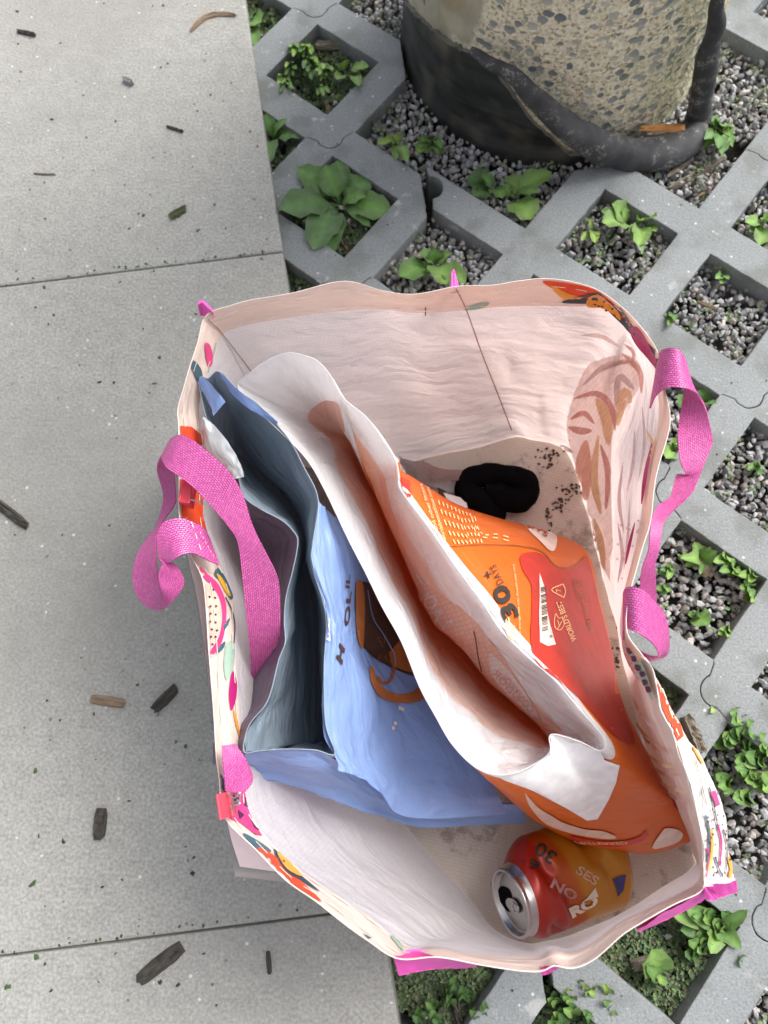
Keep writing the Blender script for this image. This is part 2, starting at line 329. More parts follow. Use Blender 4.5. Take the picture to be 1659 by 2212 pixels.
M['clip'] = ink('red_clip', (.80, .06, .10), .35, .05); M['tape'] = ink('pink_binding', (.80, .10, .46), .45, .08)
M['cloth'] = ink('black_cloth', (.004, .004, .005), 1.0); [setattr(x.inputs['Specular IOR Level'], 'default_value', .05) for x in M['cloth'].node_tree.nodes if x.type == 'BSDF_PRINCIPLED']; M['paper'] = ink('white_paper', (.8, .77, .82), .6, .03)
def M_clear():
    m, nt, N, L, b = new_mat('clear_plastic'); g = N.new('ShaderNodeBsdfGlossy'); g.inputs['Roughness'].default_value = .15; t = N.new('ShaderNodeBsdfTransparent'); t.inputs[0].default_value = (.93, .93, .93, 1)
    d = N.new('ShaderNodeBsdfDiffuse'); d.inputs[0].default_value = (.5, .5, .5, 1)
    m1 = N.new('ShaderNodeMixShader'); m1.inputs[0].default_value = .5; L.new(t.outputs[0], m1.inputs[1]); L.new(d.outputs[0], m1.inputs[2])
    m2 = N.new('ShaderNodeMixShader'); m2.inputs[0].default_value = .06; L.new(m1.outputs[0], m2.inputs[1]); L.new(g.outputs[0], m2.inputs[2])
    L.new(m2.outputs[0], N['Material Output'].inputs[0]); return m
M['clear'] = M_clear()
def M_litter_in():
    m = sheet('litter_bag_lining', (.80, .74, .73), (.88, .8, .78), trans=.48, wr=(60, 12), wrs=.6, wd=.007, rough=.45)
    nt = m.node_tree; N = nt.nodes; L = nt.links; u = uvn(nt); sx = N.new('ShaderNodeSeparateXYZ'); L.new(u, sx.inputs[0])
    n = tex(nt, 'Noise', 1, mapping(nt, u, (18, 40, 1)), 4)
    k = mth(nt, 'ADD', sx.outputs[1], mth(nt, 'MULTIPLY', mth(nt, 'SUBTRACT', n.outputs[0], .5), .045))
    # orange print below the white top band, its see-through glow and deepening painted in
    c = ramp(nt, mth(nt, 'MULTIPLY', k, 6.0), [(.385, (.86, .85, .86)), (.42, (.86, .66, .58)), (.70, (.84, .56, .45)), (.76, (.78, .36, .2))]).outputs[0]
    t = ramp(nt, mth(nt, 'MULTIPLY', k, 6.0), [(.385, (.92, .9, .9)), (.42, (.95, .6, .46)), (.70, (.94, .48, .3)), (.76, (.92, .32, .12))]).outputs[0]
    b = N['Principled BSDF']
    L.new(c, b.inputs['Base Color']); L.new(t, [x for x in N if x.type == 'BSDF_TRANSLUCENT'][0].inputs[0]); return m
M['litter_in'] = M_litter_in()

# ------------------------------------------------------------------ decals: printed shapes laid on a surface
def inpoly(x, y, poly):
    c = False; n = len(poly); j = n-1
    for i in range(n):
        xi, yi = poly[i]; xj, yj = poly[j]
        if (yi > y) != (yj > y) and x < (xj-xi)*(y-yi)/(yj-yi)+xi: c = not c
        j = i
    return c
def hit(bv, x, y, off):
    d = ray(x, y); o = Vector((0, 0, H)); l, n, i, t = bv.ray_cast(o, d)
    if l is None: return None
    if n.dot(d) > 0: n = -n
    return l+n*off-d*off*.5
def put(part, bv, P2, tris, m, off):
    Q = [hit(bv, x, y, off) for x, y in P2]; ok = {}; V = []
    for i, q in enumerate(Q):
        if q is not None: ok[i] = len(V); V.append(q)
    T = []
    for t in tris:
        if all(i in ok for i in t):
            q = [V[ok[i]] for i in t]
            if max((q[0]-q[1]).length, (q[1]-q[2]).length, (q[2]-q[0]).length) < .06: T.append(tuple(ok[i] for i in t))
    if T: part.add(V, T, m)
def decal(part, bv, poly, m, off=.0007, step=7, smooth=0):
    if smooth: poly = [tuple(p) for p in cr(poly, smooth, True)]
    xs = [p[0] for p in poly]; ys = [p[1] for p in poly]; V = [Vector(p) for p in poly]; n = len(V)
    x = min(xs)+step/2
    while x < max(xs):
        y = min(ys)+step/2
        while y < max(ys):
            if inpoly(x, y, poly): V.append(Vector((x+random.uniform(-1, 1), y+random.uniform(-1, 1))))
            y += step
        x += step
    r = geometry.delaunay_2d_cdt(V, [(i, (i+1) % n) for i in range(n)], [], 0, 1e-4)
    vs = [tuple(v) for v in r[0]]
    tris = [t for t in r[2] if len(t) == 3 and inpoly(sum(vs[i][0] for i in t)/3, sum(vs[i][1] for i in t)/3, poly)]
    put(part, bv, vs, tris, m, off)
def line(part, bv, pts, wd, m, off=.0006, sub=6, dash=None):
    c = cr(pts, sub); t = np.gradient(c, axis=0); t /= np.maximum(np.linalg.norm(t, axis=1, keepdims=True), 1e-9); n = np.stack([-t[:, 1], t[:, 0]], 1)*wd/2
    V = [tuple(p) for p in (c+n)]+[tuple(p) for p in (c-n)]; k = len(c); T = []
    for i in range(k-1):
        if dash and (i//dash) % 2: continue
        T += [(i, i+1, k+i), (i+1, k+i+1, k+i)]
    put(part, bv, V, T, m, off)
def text_mesh(s, bold=0.0, shear=0.0, res=3):
    cu = bpy.data.curves.new('t', 'FONT'); cu.body = s; cu.offset = bold; cu.shear = shear; cu.resolution_u = res; cu.align_x = 'CENTER'; cu.align_y = 'CENTER'
    o = bpy.data.objects.new('t', cu); me = bpy.data.meshes.new_from_object(o)
    me.calc_loop_triangles(); V = [tuple(v.co[:2]) for v in me.vertices]; T = [tuple(t.vertices) for t in me.loop_triangles]
    bpy.data.objects.remove(o); bpy.data.curves.remove(cu); bpy.data.meshes.remove(me); return V, T
def text(part, bv, s, cx, cy, ex, ey, m, off=.0008, bold=0.0, shear=0.0, mirror=False, bend=0.0):
    """ex: text direction vector spanning the string's full length (px), ey: up vector spanning its height (px)"""
    V, T = text_mesh(s, bold, shear); a = np.array(V); lo, hi = a.min(0), a.max(0); c = (lo+hi)/2; sz = hi-lo
    Q = []
    for x, y in V:
        u = (x-c[0])/sz[0]; v = (y-c[1])/sz[1]
        if mirror: u = -u
        v2 = v+bend*(u*u-.1)
        Q.append((cx+ex[0]*u+ey[0]*v2, cy+ex[1]*u+ey[1]*v2))
    put(part, bv, Q, T, m, off)

def ribbon_grid(pairs, sub=7, across=5, curl=.0012):
    L = cr(pp([p[:3] for p in pairs]), sub); R = cr(pp([p[3:] for p in pairs]), sub)
    G = np.array([[lerp(L[i], R[i], t) for t in np.linspace(0, 1, across)] for i in range(len(L))]); return G
def ribbon(part, pairs, m, width=.026, thick=.0012, sub=7, across=6):
    G = ribbon_grid(pairs, sub, across); N = normals(G); n, k = G.shape[:2]
    ln = np.zeros(n); ln[1:] = np.cumsum(np.linalg.norm(np.diff(G.mean(1), axis=0), axis=1))
    uv = np.array([[(ln[i], j/(k-1)*width) for j in range(k)] for i in range(n)])
    part.grid(G+N*thick/2, m, uv=uv); part.grid(G-N*thick/2, m, uv=uv, flip=True)
    for j in (0, k-1):
        E = np.stack([G[:, j]+N[:, j]*thick/2, G[:, j]-N[:, j]*thick/2], 1); part.grid(E, m, uv=np.array([[(l, 0), (l, .001)] for l in ln]))
def tube(part, pts, radii, m, seg=10, sub=5, closed=False, cap=True, squash=1.0):
    C = cr(pts, sub, closed); R = cr(np.array(radii).reshape(-1, 1), sub, closed)[:, 0] if not np.isscalar(radii) else np.full(len(C), radii)
    T = np.gradient(C, axis=0); T /= np.maximum(np.linalg.norm(T, axis=1, keepdims=True), 1e-9); up = np.array([0, 0, 1.0]); rows = []; pr = None
    for i in range(len(C)):
        a = np.cross(T[i], up if abs(T[i][2]) < .95 else np.array([1.0, 0, 0])); a /= np.linalg.norm(a)
        if pr is not None and a.dot(pr) < 0: a = -a
        pr = a; b = np.cross(a, T[i]); rows.append([C[i]+R[i]*(math.cos(t)*a+squash*math.sin(t)*b) for t in np.linspace(0, 2*math.pi, seg, endpoint=False)])
    G = np.array(rows); ln = np.zeros(len(C)); ln[1:] = np.cumsum(np.linalg.norm(np.diff(C, axis=0), axis=1))
    uv = np.array([[(ln[i], j/seg*6.28*R[i]) for j in range(seg)] for i in range(len(C))]); part.grid(G, m, closed=True, uv=uv)
    if cap and not closed:
        for e in (0, -1): part.add(G[e], [tuple(range(seg)) if e else tuple(range(seg))[::-1]], m)
    return G

# ------------------------------------------------------------------ ground, slabs, grid pavers
ZP = -0.012; PIT = .151; RIB = .045; h_ = RIB/2
U = np.array([math.cos(math.radians(-38)), math.sin(math.radians(-38))]); V_ = np.array([math.cos(math.radians(-128)), math.sin(math.radians(-128))])
C0 = np.array([.253, .572]); PC = np.array([.196, .905]); PR = .195
def edge_x(y): return -.218+.21*(.944-y)/1.2
g = Part('ground'); g.add([(-9, -9, -.078), (9, -9, -.078), (9, 9, -.078), (-9, 9, -.078)], [(0, 1, 2, 3)], M['soil']); tag(g.build(), kind='structure')

def slab(y0, y1, name='pavement'):
    sl = .13; e = .0006
    def X(y): return edge_x(y)
    def left(y, x): return y+sl*(x-X(y))
    bm = bmesh.new(); n = 14; top = []
    pts = [(X(y1)-e*0, y1-e), (-4, left(y1, -4)-e), (-4, left(y0, -4)+e), (X(y0), y0+e)]
    vs = [bm.verts.new((x, y, 0)) for x, y in pts]; f = bm.faces.new(vs)
    r = bmesh.ops.extrude_face_region(bm, geom=[f]); bmesh.ops.translate(bm, verts=[v for v in r['geom'] if isinstance(v, bmesh.types.BMVert)], vec=(0, 0, -.07))
    bmesh.ops.recalc_face_normals(bm, faces=bm.faces)
    ed = [e_ for e_ in bm.edges if all(abs(v.co.z) < 1e-6 for v in e_.verts)]
    bmesh.ops.bevel(bm, geom=ed, offset=.0028, segments=2, profile=.6, affect='EDGES')
    me = bpy.data.meshes.new(name); bm.to_mesh(me); bm.free(); me.materials.append(M['slab']); o = link(bpy.data.objects.new(name, me)); tag(o, kind='structure')
slab(.554, 1.27); slab(-.160, .5535); slab(-.87, -.1605)
g = Part('joint_sand'); g.add([(-4, -3, -.004), (edge_x(-3)-.006, -3, -.004), (edge_x(3)-.006, 3, -.004), (-4, 3, -.004)], [(0, 1, 2, 3)], ink('sand_joint', (.13, .125, .1), .95)); g.name = 'path'; tag(g.build(), kind='structure')

SEAM = {(1, 1): 'VL', (2, 2): 'VL', (3, 3): 'VL', (4, 4): 'VL', (1, 0): 'HD', (2, -1): 'HD', (-3, 0): 'HD', (-2, 1): 'HD', (-4, -1): 'HD', (-1, -1): 'HB', (-2, 0): 'VS', (-3, -1): 'VX', (-1, 1): 'V0', (0, 2): 'V0', (0, -2): 'HD', (3, 4): 'V0'}
CI = {}
for i in range(-14, 14):
    for j in range(-14, 14):
        X = C0+U*PIT*(i+.5)+V_*PIT*(j+.5)
        if not(-.4 < X[0] < .9 and -.6 < X[1] < 1.45): continue
        if X[0] < edge_x(X[1])-.11 or np.linalg.norm(X-PC) < PR-.003: continue
        CI[(i, j)] = X
LOFF = np.array([-.008, -.012])
def goff(left): return LOFF if left else np.zeros(2)
bv_, bf_ = [], []
def poly(pts, left):
    o = len(bv_); bv_.extend([tuple(p+goff(left)) for p in pts]); bf_.append(tuple(range(o, o+len(pts))))
for (i, j), X in CI.items():
    top, bot, rt, lf = X-h_*(U+V_), X+h_*(U+V_), X+h_*(U-V_), X-h_*(U-V_)
    L = i-j <= -3; s = SEAM.get((i, j))
    if s is None and i-j == -2: s = 'V0'
    a = (rt-lf)/np.linalg.norm(rt-lf); b = (top-bot)/np.linalg.norm(top-bot)
    if s is None: poly([top, lf, bot, rt], L); continue
    if s[0] == 'V': e0, e1, tip_a, tip_b, n1 = top, bot, rt, lf, a     # seam from top to bottom; side A (knob owner) right
    else: e0, e1, tip_a, tip_b, n1 = lf, rt, top, bot, b
    t1 = (e1-e0)/np.linalg.norm(e1-e0); gp = .0006
    R = .0162; cen = X-n1*.003
    if s[1] in 'LD':
        th = [math.radians(x) for x in np.linspace(-165, -15, 17)]
        kn = [cen+R*(math.cos(t)*t1+math.sin(t)*n1) for t in th]; so_ = [cen+(R+.0013)*(math.cos(t)*t1+math.sin(t)*n1) for t in th]
        A = [e0]+[e0+n1*gp+t1*.004]+kn+[e1+n1*gp-t1*.004]+[e1, tip_a]; B = [e0]+[e0-n1*gp+t1*.004]+so_+[e1-n1*gp-t1*.004]+[e1, tip_b]
        poly(A, L); poly(B[::-1], L)
    elif s == 'HB': poly([e0, tip_b, e1], L)
    elif s == 'VX': poly([top, lf, bot], True)
    elif s == 'VS':
        poly([top, lf, bot], True); th = [math.radians(x) for x in np.linspace(85, -85, 13)]
        poly([top]+[X+.017*(math.cos(t)*a+math.sin(t)*b) for t in th]+[bot, rt], False)
    else:
        if i-j == -2: poly([top, lf, bot], True); poly([bot, rt, top], False)
        else: poly([e0, e0+n1*gp+t1*.003, e1+n1*gp-t1*.003, e1, tip_a], L); poly([e0, e0-n1*gp+t1*.003, e1-n1*gp-t1*.003, e1, tip_b][::-1], L)
for (i, j), X in CI.items():
    for (di, dj) in ((1, 0), (0, 1)):
        Y = CI.get((i+di, j+dj))
        if Y is None: continue
        if SEAM.get((i, j)) == 'HB' and False: continue
        # arm lies on the left column when either end does
        L = (i-j <= -3) or (i+di-j-dj <= -3)
        if SEAM.get((i+di, j+dj)) == 'HB': continue
        d, n = (U, V_) if di else (V_, U)
        q = [X+d*h_+n*h_, X+d*h_-n*h_, Y-d*h_-n*h_, Y-d*h_+n*h_]
        poly(q if di == 0 else q[::-1], L)
bm = bmesh.new()
for p in bv_: bm.verts.new((p[0], p[1], ZP))
bm.verts.ensure_lookup_table()
for f in bf_:
    try: bm.faces.new([bm.verts[k] for k in f])
    except Exception: pass
bmesh.ops.remove_doubles(bm, verts=bm.verts, dist=2e-5)
for f in bm.faces:
    if f.normal.z < 0: f.normal_flip()
le = [e for e in bm.edges if e.calc_length() > .02 and len(e.link_faces) == 1]; bmesh.ops.subdivide_edges(bm, edges=le, cuts=11)
for v in bm.verts:
    q = noise.noise_vector(Vector((v.co.x*160, v.co.y*160, 1))); v.co.x += q.x*.0009; v.co.y += q.y*.0009
bedges = [e for e in bm.edges if len(e.link_faces) == 1]
r = bmesh.ops.extrude_edge_only(bm, edges=bedges)
nv = [v for v in r['geom'] if isinstance(v, bmesh.types.BMVert)]
for v in nv: v.co.z = -.085
bmesh.ops.recalc_face_normals(bm, faces=bm.faces)
me = bpy.data.meshes.new('paving'); bm.to_mesh(me); bm.free(); me.materials.append(M['paver'])
nt = M['paver'].node_tree; bvn = nt.nodes.new('ShaderNodeBevel'); bvn.samples = 6; bvn.inputs[0].default_value = .0022
nt.links.new(bvn.outputs[0], [x for x in nt.nodes if x.type == 'BUMP'][0].inputs['Normal'])
tag(link(bpy.data.objects.new('paving', me)), kind='structure')

def cell_of(x, y):
    d = np.array([x, y])-C0; a = d.dot(U)/PIT; b = d.dot(V_)/PIT; i, j = round(a), round(b)
    inside = abs(a-i) < .5-RIB/2/PIT+.02 and abs(b-j) < .5-RIB/2/PIT+.02
    return i, j, inside
def in_pillar(x, y, m=0.0): return math.hypot(x-PC[0], y-PC[1]) < PR+m
def mossy(i, j): return i-j <= -3 or (j >= 3 and i-j <= -1 and i < 4)
def near_pillar(x, y): return in_pillar(x, y, .07)
def instanced(name, base_v, base_f, mats4, tints, mat, label=None, cat=None, smooth=False):
    n, k = len(mats4), len(base_v); bv = np.array(base_v); V = np.einsum('nij,kj->nki', mats4[:, :3, :3], bv)+mats4[:, None, :3, 3]
    me = bpy.data.meshes.new(name); F_ = np.array(base_f); fs = F_.shape[1]; m_ = len(F_)
    me.vertices.add(n*k); me.vertices.foreach_set('co', V.reshape(-1).astype(np.float32))
    li = (F_[None]+(np.arange(n)*k)[:, None, None]).reshape(-1); me.loops.add(len(li)); me.loops.foreach_set('vertex_index', li.astype(np.int32))
    me.polygons.add(n*m_); me.polygons.foreach_set('loop_start', (np.arange(n*m_)*fs).astype(np.int32)); me.update(calc_edges=True); me.validate()
    me.polygons.foreach_set('use_smooth', [smooth]*(n*m_))
    at = me.color_attributes.new('tint', 'FLOAT_COLOR', 'POINT'); c = np.ones((n*k, 4), dtype=np.float32); c[:, :3] = np.repeat(np.array(tints), k, 0); at.data.foreach_set('color', c.ravel())
    me.materials.append(mat); o = bpy.data.objects.new(name, me); link(o); tag(o, label, cat, kind='stuff'); return o
def rotm(rx, ry, rz):
    return np.array((Matrix.Rotation(rz, 3, 'Z') @ Matrix.Rotation(ry, 3, 'Y') @ Matrix.Rotation(rx, 3, 'X')))
# gravel
bm = bmesh.new(); bmesh.ops.create_icosphere(bm, subdivisions=1, radius=.5)
for v in bm.verts: v.co *= random.uniform(.55, 1.35)
bm.verts.ensure_lookup_table(); sv = [tuple(v.co) for v in bm.verts]; sf = [tuple(v.index for v in f.verts) for f in bm.faces]; bm.free()
mm_, tt = [], []
for layer, (z, sp) in enumerate(((-.048, .0098), (-.040, .0088), (-.034, .0092))):
    y = -.42
    while y < 1.3:
        x = max(-.24, edge_x(y)-.05)
        while x < .72:
            X, Y = x+random.uniform(-.5, .5)*sp, y+random.uniform(-.5, .5)*sp; x += sp
            i, j, ins = cell_of(X, Y); npil = near_pillar(X, Y)
            if in_pillar(X, Y, -.01) or not (ins or npil): continue
            if -.1 < X < .24 and -.25 < Y < .42: continue
            if mossy(i, j) and not npil and random.random() > .12: continue
            sz = random.choice((.0065, .008, .0095, .011, .013)); s3 = np.diag([sz*random.uniform(.8, 1.35), sz*random.uniform(.7, 1.1), sz*random.uniform(.55, .9)])
            m4 = np.eye(4); m4[:3, :3] = rotm(random.uniform(0, 6), random.uniform(0, 6), random.uniform(0, 6)) @ s3; m4[:3, 3] = (X, Y, z+random.uniform(-.004, .004)+noise.noise(Vector((X*14, Y*14, 0)))*.006)
            mm_.append(m4); gscale = random.choice((.26, .32, .38, .44, .5)) if random.random() > .05 else .6; wm = random.choice((1, 1, 1, 1.12)); tt.append((gscale*wm, gscale*1.0, gscale*(1.02/wm)))
        y += sp
instanced('gravel', sv, sf, np.array(mm_), tt, M['stone'], 'loose grey crushed gravel filling the paver cells', 'gravel')
# moss and tiny ground cover
lv = [(0, 0, 0), (.5, .35, .12), (1, 0, .02), (.5, -.35, .12), (.5, 0, 0)]; lf_ = [(0, 4, 1), (1, 4, 2), (2, 4, 3), (3, 4, 0)]
mm_, tt = [], []
def moss_leaf(X, Y, z, s, col):
    m4 = np.eye(4); m4[:3, :3] = rotm(random.uniform(-.5, .5), random.uniform(-1.1, .1), random.uniform(0, 6.28))*s; m4[:3, 3] = (X, Y, z); mm_.append(m4); tt.append(col)
def moss_col():
    r_ = random.random(); 
    if r_ < .5: return (random.uniform(.06, .11), random.uniform(.13, .2), .035)
    if r_ < .8: return (random.uniform(.13, .2), random.uniform(.22, .32), .06)
    if r_ < .93: return (.16, .2, .1)
    return (.1, .07, .04)
for (i0, j0) in {(cell_of(x, y)[0], cell_of(x, y)[1]) for x in np.arange(-.26, .6, .04) for y in np.arange(-.42, 1.2, .04)}:
    c = C0+U*PIT*i0+V_*PIT*j0
    if c[0] < edge_x(c[1])-.08 or not(-.45 < c[1] < 1.25): continue
    if -.1 < c[0] < .2 and -.18 < c[1] < .4: continue
    mo = mossy(i0, j0) and not in_pillar(c[0], c[1], .05)
    n = 4200 if mo else 520
    for k in range(n):
        a, b = random.uniform(-.36, .36), random.uniform(-.36, .36); X, Y = c+U*PIT*a+V_*PIT*b
        q = noise.noise(Vector((X*40, Y*40, 3)))+.6*noise.noise(Vector((X*110, Y*110, 5)))
        if not mo and q < .25: continue
        if mo and q < -.45: continue
        moss_leaf(X, Y, (-.04 if mo else -.034)+.012*max(q, -.3)+random.uniform(0, .004), random.uniform(.003, .0075), moss_col())
instanced('moss', lv, lf_, np.array(mm_), tt, M['moss'], 'low green moss and seedlings creeping over the paver cells', 'moss')

# ------------------------------------------------------------------ broad leaved weeds
def leaf_geo(part, base, tip, wd, lift, tintlist, col, curl=.25, stem=.3, ruffle=.0, nseg=9, lobes=0):
    b, t = np.array(base), np.array(tip); ax = t-b; L = np.linalg.norm(ax); ax /= L; sd = np.cross(ax, (0, 0, 1.0)); sd /= max(np.linalg.norm(sd), 1e-6); up = np.cross(sd, ax)
    rows = []; ph = random.uniform(0, 6)
    for i in range(nseg+1):
        s = i/nseg
        if s < stem: hw = wd*.045
        else:
            q = (s-stem)/(1-stem); hw = wd*.7*max(.02, (math.sin(math.pi*min(1, q**.8*.97+.03))**.5))
            if lobes: hw *= 1+.35*math.sin(q*lobes*6.28)
        c = b+ax*L*s+up*lift*math.sin(math.pi*min(1, s*1.05))*L
        row = []
        for k in (-1, -.55, 0, .55, 1):
            z = abs(k)*hw*curl+(ruffle*math.sin(s*19+ph+k*2)*hw*abs(k))-(.0 if k else hw*.06)
            row.append(c+sd*k*hw+up*z)
        rows.append(row)
    G = np.array(rows); n0 = len(part.v); part.grid(G, M['leaf']); tintlist += [tuple(c_*(1.55 if j == 2 else (1.0 if j in (1, 3) else .85)) for c_ in col) for i_ in range(nseg+1) for j in range(5)]
def finish_tint(o, tints):
    at = o.data.color_attributes.new('tint', 'FLOAT_COLOR', 'POINT'); c = np.ones((len(tints), 4), dtype=np.float32); c[:, :3] = np.array(tints); at.data.foreach_set('color', c.ravel())
GR = [(.07, .19, .02), (.10, .235, .025), (.055, .15, .02), (.15, .29, .035), (.23, .37, .05)]
def weed(name, label, cat, leaves, z0=-.036, group=None, ruffle=.22, cols=GR[:3], lobes=0, stem=.25, lift=.16, tz=None):
    p = Part(name); tl = []
    for q in leaves:
        bx, by, tx, ty, wpx = q[:5]; zt = q[5] if len(q) > 5 else random.uniform(-.018, .0)
        b = P(bx, by, z0); t = P(tx, ty, zt if tz is None else tz); w_ = wpx*(H-zt)/F/math.cos(.3)
        leaf_geo(p, b, t, w_, lift*random.uniform(.6, 1.2), tl, random.choice(cols), random.uniform(.1, .35), stem, ruffle, lobes=lobes)
    o = p.build(); finish_tint(o, tl); return tag(o, label, cat, group)
def radial(cx, cy, n, r0, r1, wpx, zt=None, a0=0, jit=.4):
    out = []
    for k in range(n):
        a = a0+k*6.283/n+random.uniform(-jit, jit); r = random.uniform(r0, r1); q = [cx, cy, cx+r*math.cos(a), cy+r*.9*math.sin(a), wpx*random.uniform(.75, 1.15)]
        if zt is not None: q.append(zt)
        out.append(tuple(q))
    return out
weed('plantain', 'large plantain rosette with ten broad leaves in the paver cell left of centre', 'weed',
     [(734, 445, 642, 362, 52), (734, 445, 702, 356, 50), (734, 445, 732, 345, 44), (734, 445, 803, 388, 50), (734, 445, 604, 452, 66, .004), (734, 445, 668, 490, 50), (734, 448, 676, 540, 62), (734, 448, 704, 556, 50), (734, 445, 847, 462, 56), (734, 445, 790, 425, 36), (736, 445, 800, 490, 22)], cols=[GR[0], GR[1], GR[2]], stem=.3)
weed('plantain', 'plantain with one broad leaf poking out beside the slab edge above the large rosette', 'weed', [(592, 300, 660, 288, 46), (590, 305, 574, 245, 30), (588, 310, 580, 352, 34), (590, 308, 620, 255, 16)])
weed('plantain', 'plantain leaves squeezed between slab edge and topmost paver', 'weed', [(536, 60, 565, 48, 46), (536, 70, 556, 100, 34), (536, 60, 548, 30, 30)])
weed('plantain', 'plantain with ruffled leaves in mossy cell just above the bag rim', 'weed', [(935, 575, 862, 597, 46), (938, 575, 938, 535, 40), (940, 578, 975, 548, 26), (940, 580, 965, 615, 44), (940, 580, 1006, 612, 40), (938, 575, 905, 545, 28)], cols=GR[:2]+[GR[3]])
weed('plantain', 'dark plantain clump at the foot of the pillar, left of the cut paver', 'weed', [(1060, 415, 1010, 382, 50), (1060, 415, 1022, 425, 38), (1062, 415, 1085, 428, 30), (1060, 418, 1040, 380, 30)])
weed('plantain', 'plantain with upright leaf and pale stem below the rubber roll', 'weed', [(1105, 430, 1128, 378, 48), (1105, 430, 1192, 372, 40), (1108, 432, 1148, 474, 56), (1105, 430, 1085, 400, 22), (1110, 430, 1165, 415, 20)], cols=GR[:2]+[GR[3]])
weed('seedling', 'round leaved seedling in gravel of the wide cell under the pillar', 'weed', [(1350, 492, 1300, 480, 46), (1350, 490, 1322, 440, 44), (1350, 490, 1345, 452, 26), (1345, 492, 1298, 455, 30)], cols=[GR[1], GR[3]])
weed('seedling', 'crinkled young plant beside the round leaved seedling', 'weed', [(1382, 490, 1412, 470, 34), (1382, 490, 1385, 455, 30), (1384, 492, 1378, 532, 34), (1384, 492, 1418, 500, 24), (1382, 492, 1362, 515, 26), (1384, 500, 1386, 550, 8)], ruffle=.3, cols=[GR[1], GR[3]])
weed('seedling', 'small pale seedling at left of the wide gravel cell', 'weed', [(1276, 505, 1270, 475, 16), (1276, 505, 1285, 525, 18), (1276, 508, 1255, 520, 14), (1276, 508, 1295, 508, 12)], cols=[GR[4]])
weed('herb', 'bushy lobed herb growing by the right foot of the pillar', 'weed', radial(1548, 292, 11, 25, 52, 24), lobes=2, cols=[GR[1], GR[3], GR[0]], ruffle=.3)
weed('seedling', 'yellow green seedling beside the black sleeve of the pillar', 'weed', [(860, 318, 850, 290, 24), (860, 318, 832, 300, 22), (860, 322, 855, 345, 22), (862, 325, 880, 350, 20), (858, 320, 815, 312, 18)], cols=[GR[4], GR[3]])
weed('herb', 'curly seedling in gravel between the pillar and the paver corner', 'weed', radial(935, 315, 9, 18, 32, 18)+[(925, 318, 900, 330, 24)], cols=[GR[1], GR[3]], ruffle=.3)
weed('plantain', 'oval leaved weed in the topmost mossy cell', 'weed', [(752, 165, 796, 145, 28), (745, 170, 728, 172, 26), (765, 172, 775, 186, 22), (745, 160, 745, 130, 26)], cols=[GR[1], GR[3]])
weed('herb', 'tangled thin weeds over the upper left of the topmost cell', 'weed', [q for k in range(16) for q in radial(random.uniform(600, 720), random.uniform(100, 200), 5, 8, 20, 11)], cols=GR)
weed('seedling', 'leafy weed at the right border beyond the crossing ribs', 'weed', [(1645, 490, 1610, 480, 26), (1645, 490, 1650, 460, 28), (1645, 492, 1640, 530, 34), (1645, 490, 1680, 480, 30), (1645, 492, 1618, 500, 22)], cols=[GR[1], GR[3]])
weed('seedling', 'two leafed weed behind the pink strap in the upper right cell', 'weed', [(1512, 880, 1522, 838, 34), (1505, 880, 1498, 850, 16), (1512, 885, 1545, 872, 20), (1470, 885, 1462, 855, 22)], cols=[GR[1], GR[0]])
weed('seedling', 'round seedling just right of the bag rim at mid height', 'weed', [(1450, 975, 1438, 990, 34), (1450, 970, 1448, 952, 24), (1450, 975, 1462, 962, 16)], cols=[GR[1], GR[3]])
weed('herb', 'toothed rosette near top corner of the gravel cell right of the strap', 'weed', [(1510, 1212, 1500, 1170, 26), (1508, 1212, 1470, 1205, 22), (1512, 1212, 1550, 1190, 24), (1510, 1215, 1512, 1242, 12), (1508, 1214, 1478, 1222, 16), (1512, 1212, 1535, 1180, 16)], lobes=1, cols=[GR[3], GR[1]])
weed('herb', 'trailing clover like weed along the right side of that gravel cell', 'weed', [q for (x, y) in ((1560, 1210), (1572, 1232), (1595, 1240), (1612, 1270), (1620, 1290), (1616, 1245)) for q in radial(x, y, 4, 10, 24, 16)], cols=[GR[3], GR[1]])
weed('seedling', 'single notched leaf lying low in the gravel cell', 'weed', [(1495, 1330, 1532, 1350, 34), (1495, 1330, 1508, 1322, 16), (1495, 1330, 1486, 1328, 12)], cols=[GR[1]])
for (x, y), lb in (((1437, 1235), 'small sprig at the left corner of the gravel cell behind the strap'), ((1428, 1275), 'small sprig touching the strap in the gravel cell'), ((1560, 1365), 'small sprig near the bottom corner of the gravel cell right of the strap')): weed('herb', lb, 'weed', radial(x, y, 5, 10, 22, 12), cols=[GR[3], GR[0]])
weed('herb', 'clover patch climbing the paver joint near the right border', 'weed', [q for (x, y) in ((1588, 1548), (1590, 1590), (1612, 1575), (1560, 1600), (1610, 1610), (1640, 1600), (1630, 1640), (1648, 1620), (1600, 1640)) for q in radial(x, y, 5, 12, 26, 20)], cols=[GR[1], GR[3], GR[0]])
weed('herb', 'trailing weed over gravel at the right border above the bag corner', 'weed', [q for (x, y) in ((1622, 1680), (1648, 1690), (1560, 1690), (1600, 1720), (1610, 1665)) for q in radial(x, y, 5, 12, 30, 20)], cols=[GR[1], GR[3]])
weed('seedling', 'pale flat seedling crossing the knob joint', 'weed', [(1560, 1520, 1535, 1510, 14), (1548, 1518, 1568, 1530, 16), (1545, 1515, 1535, 1540, 12)], cols=[GR[4]])
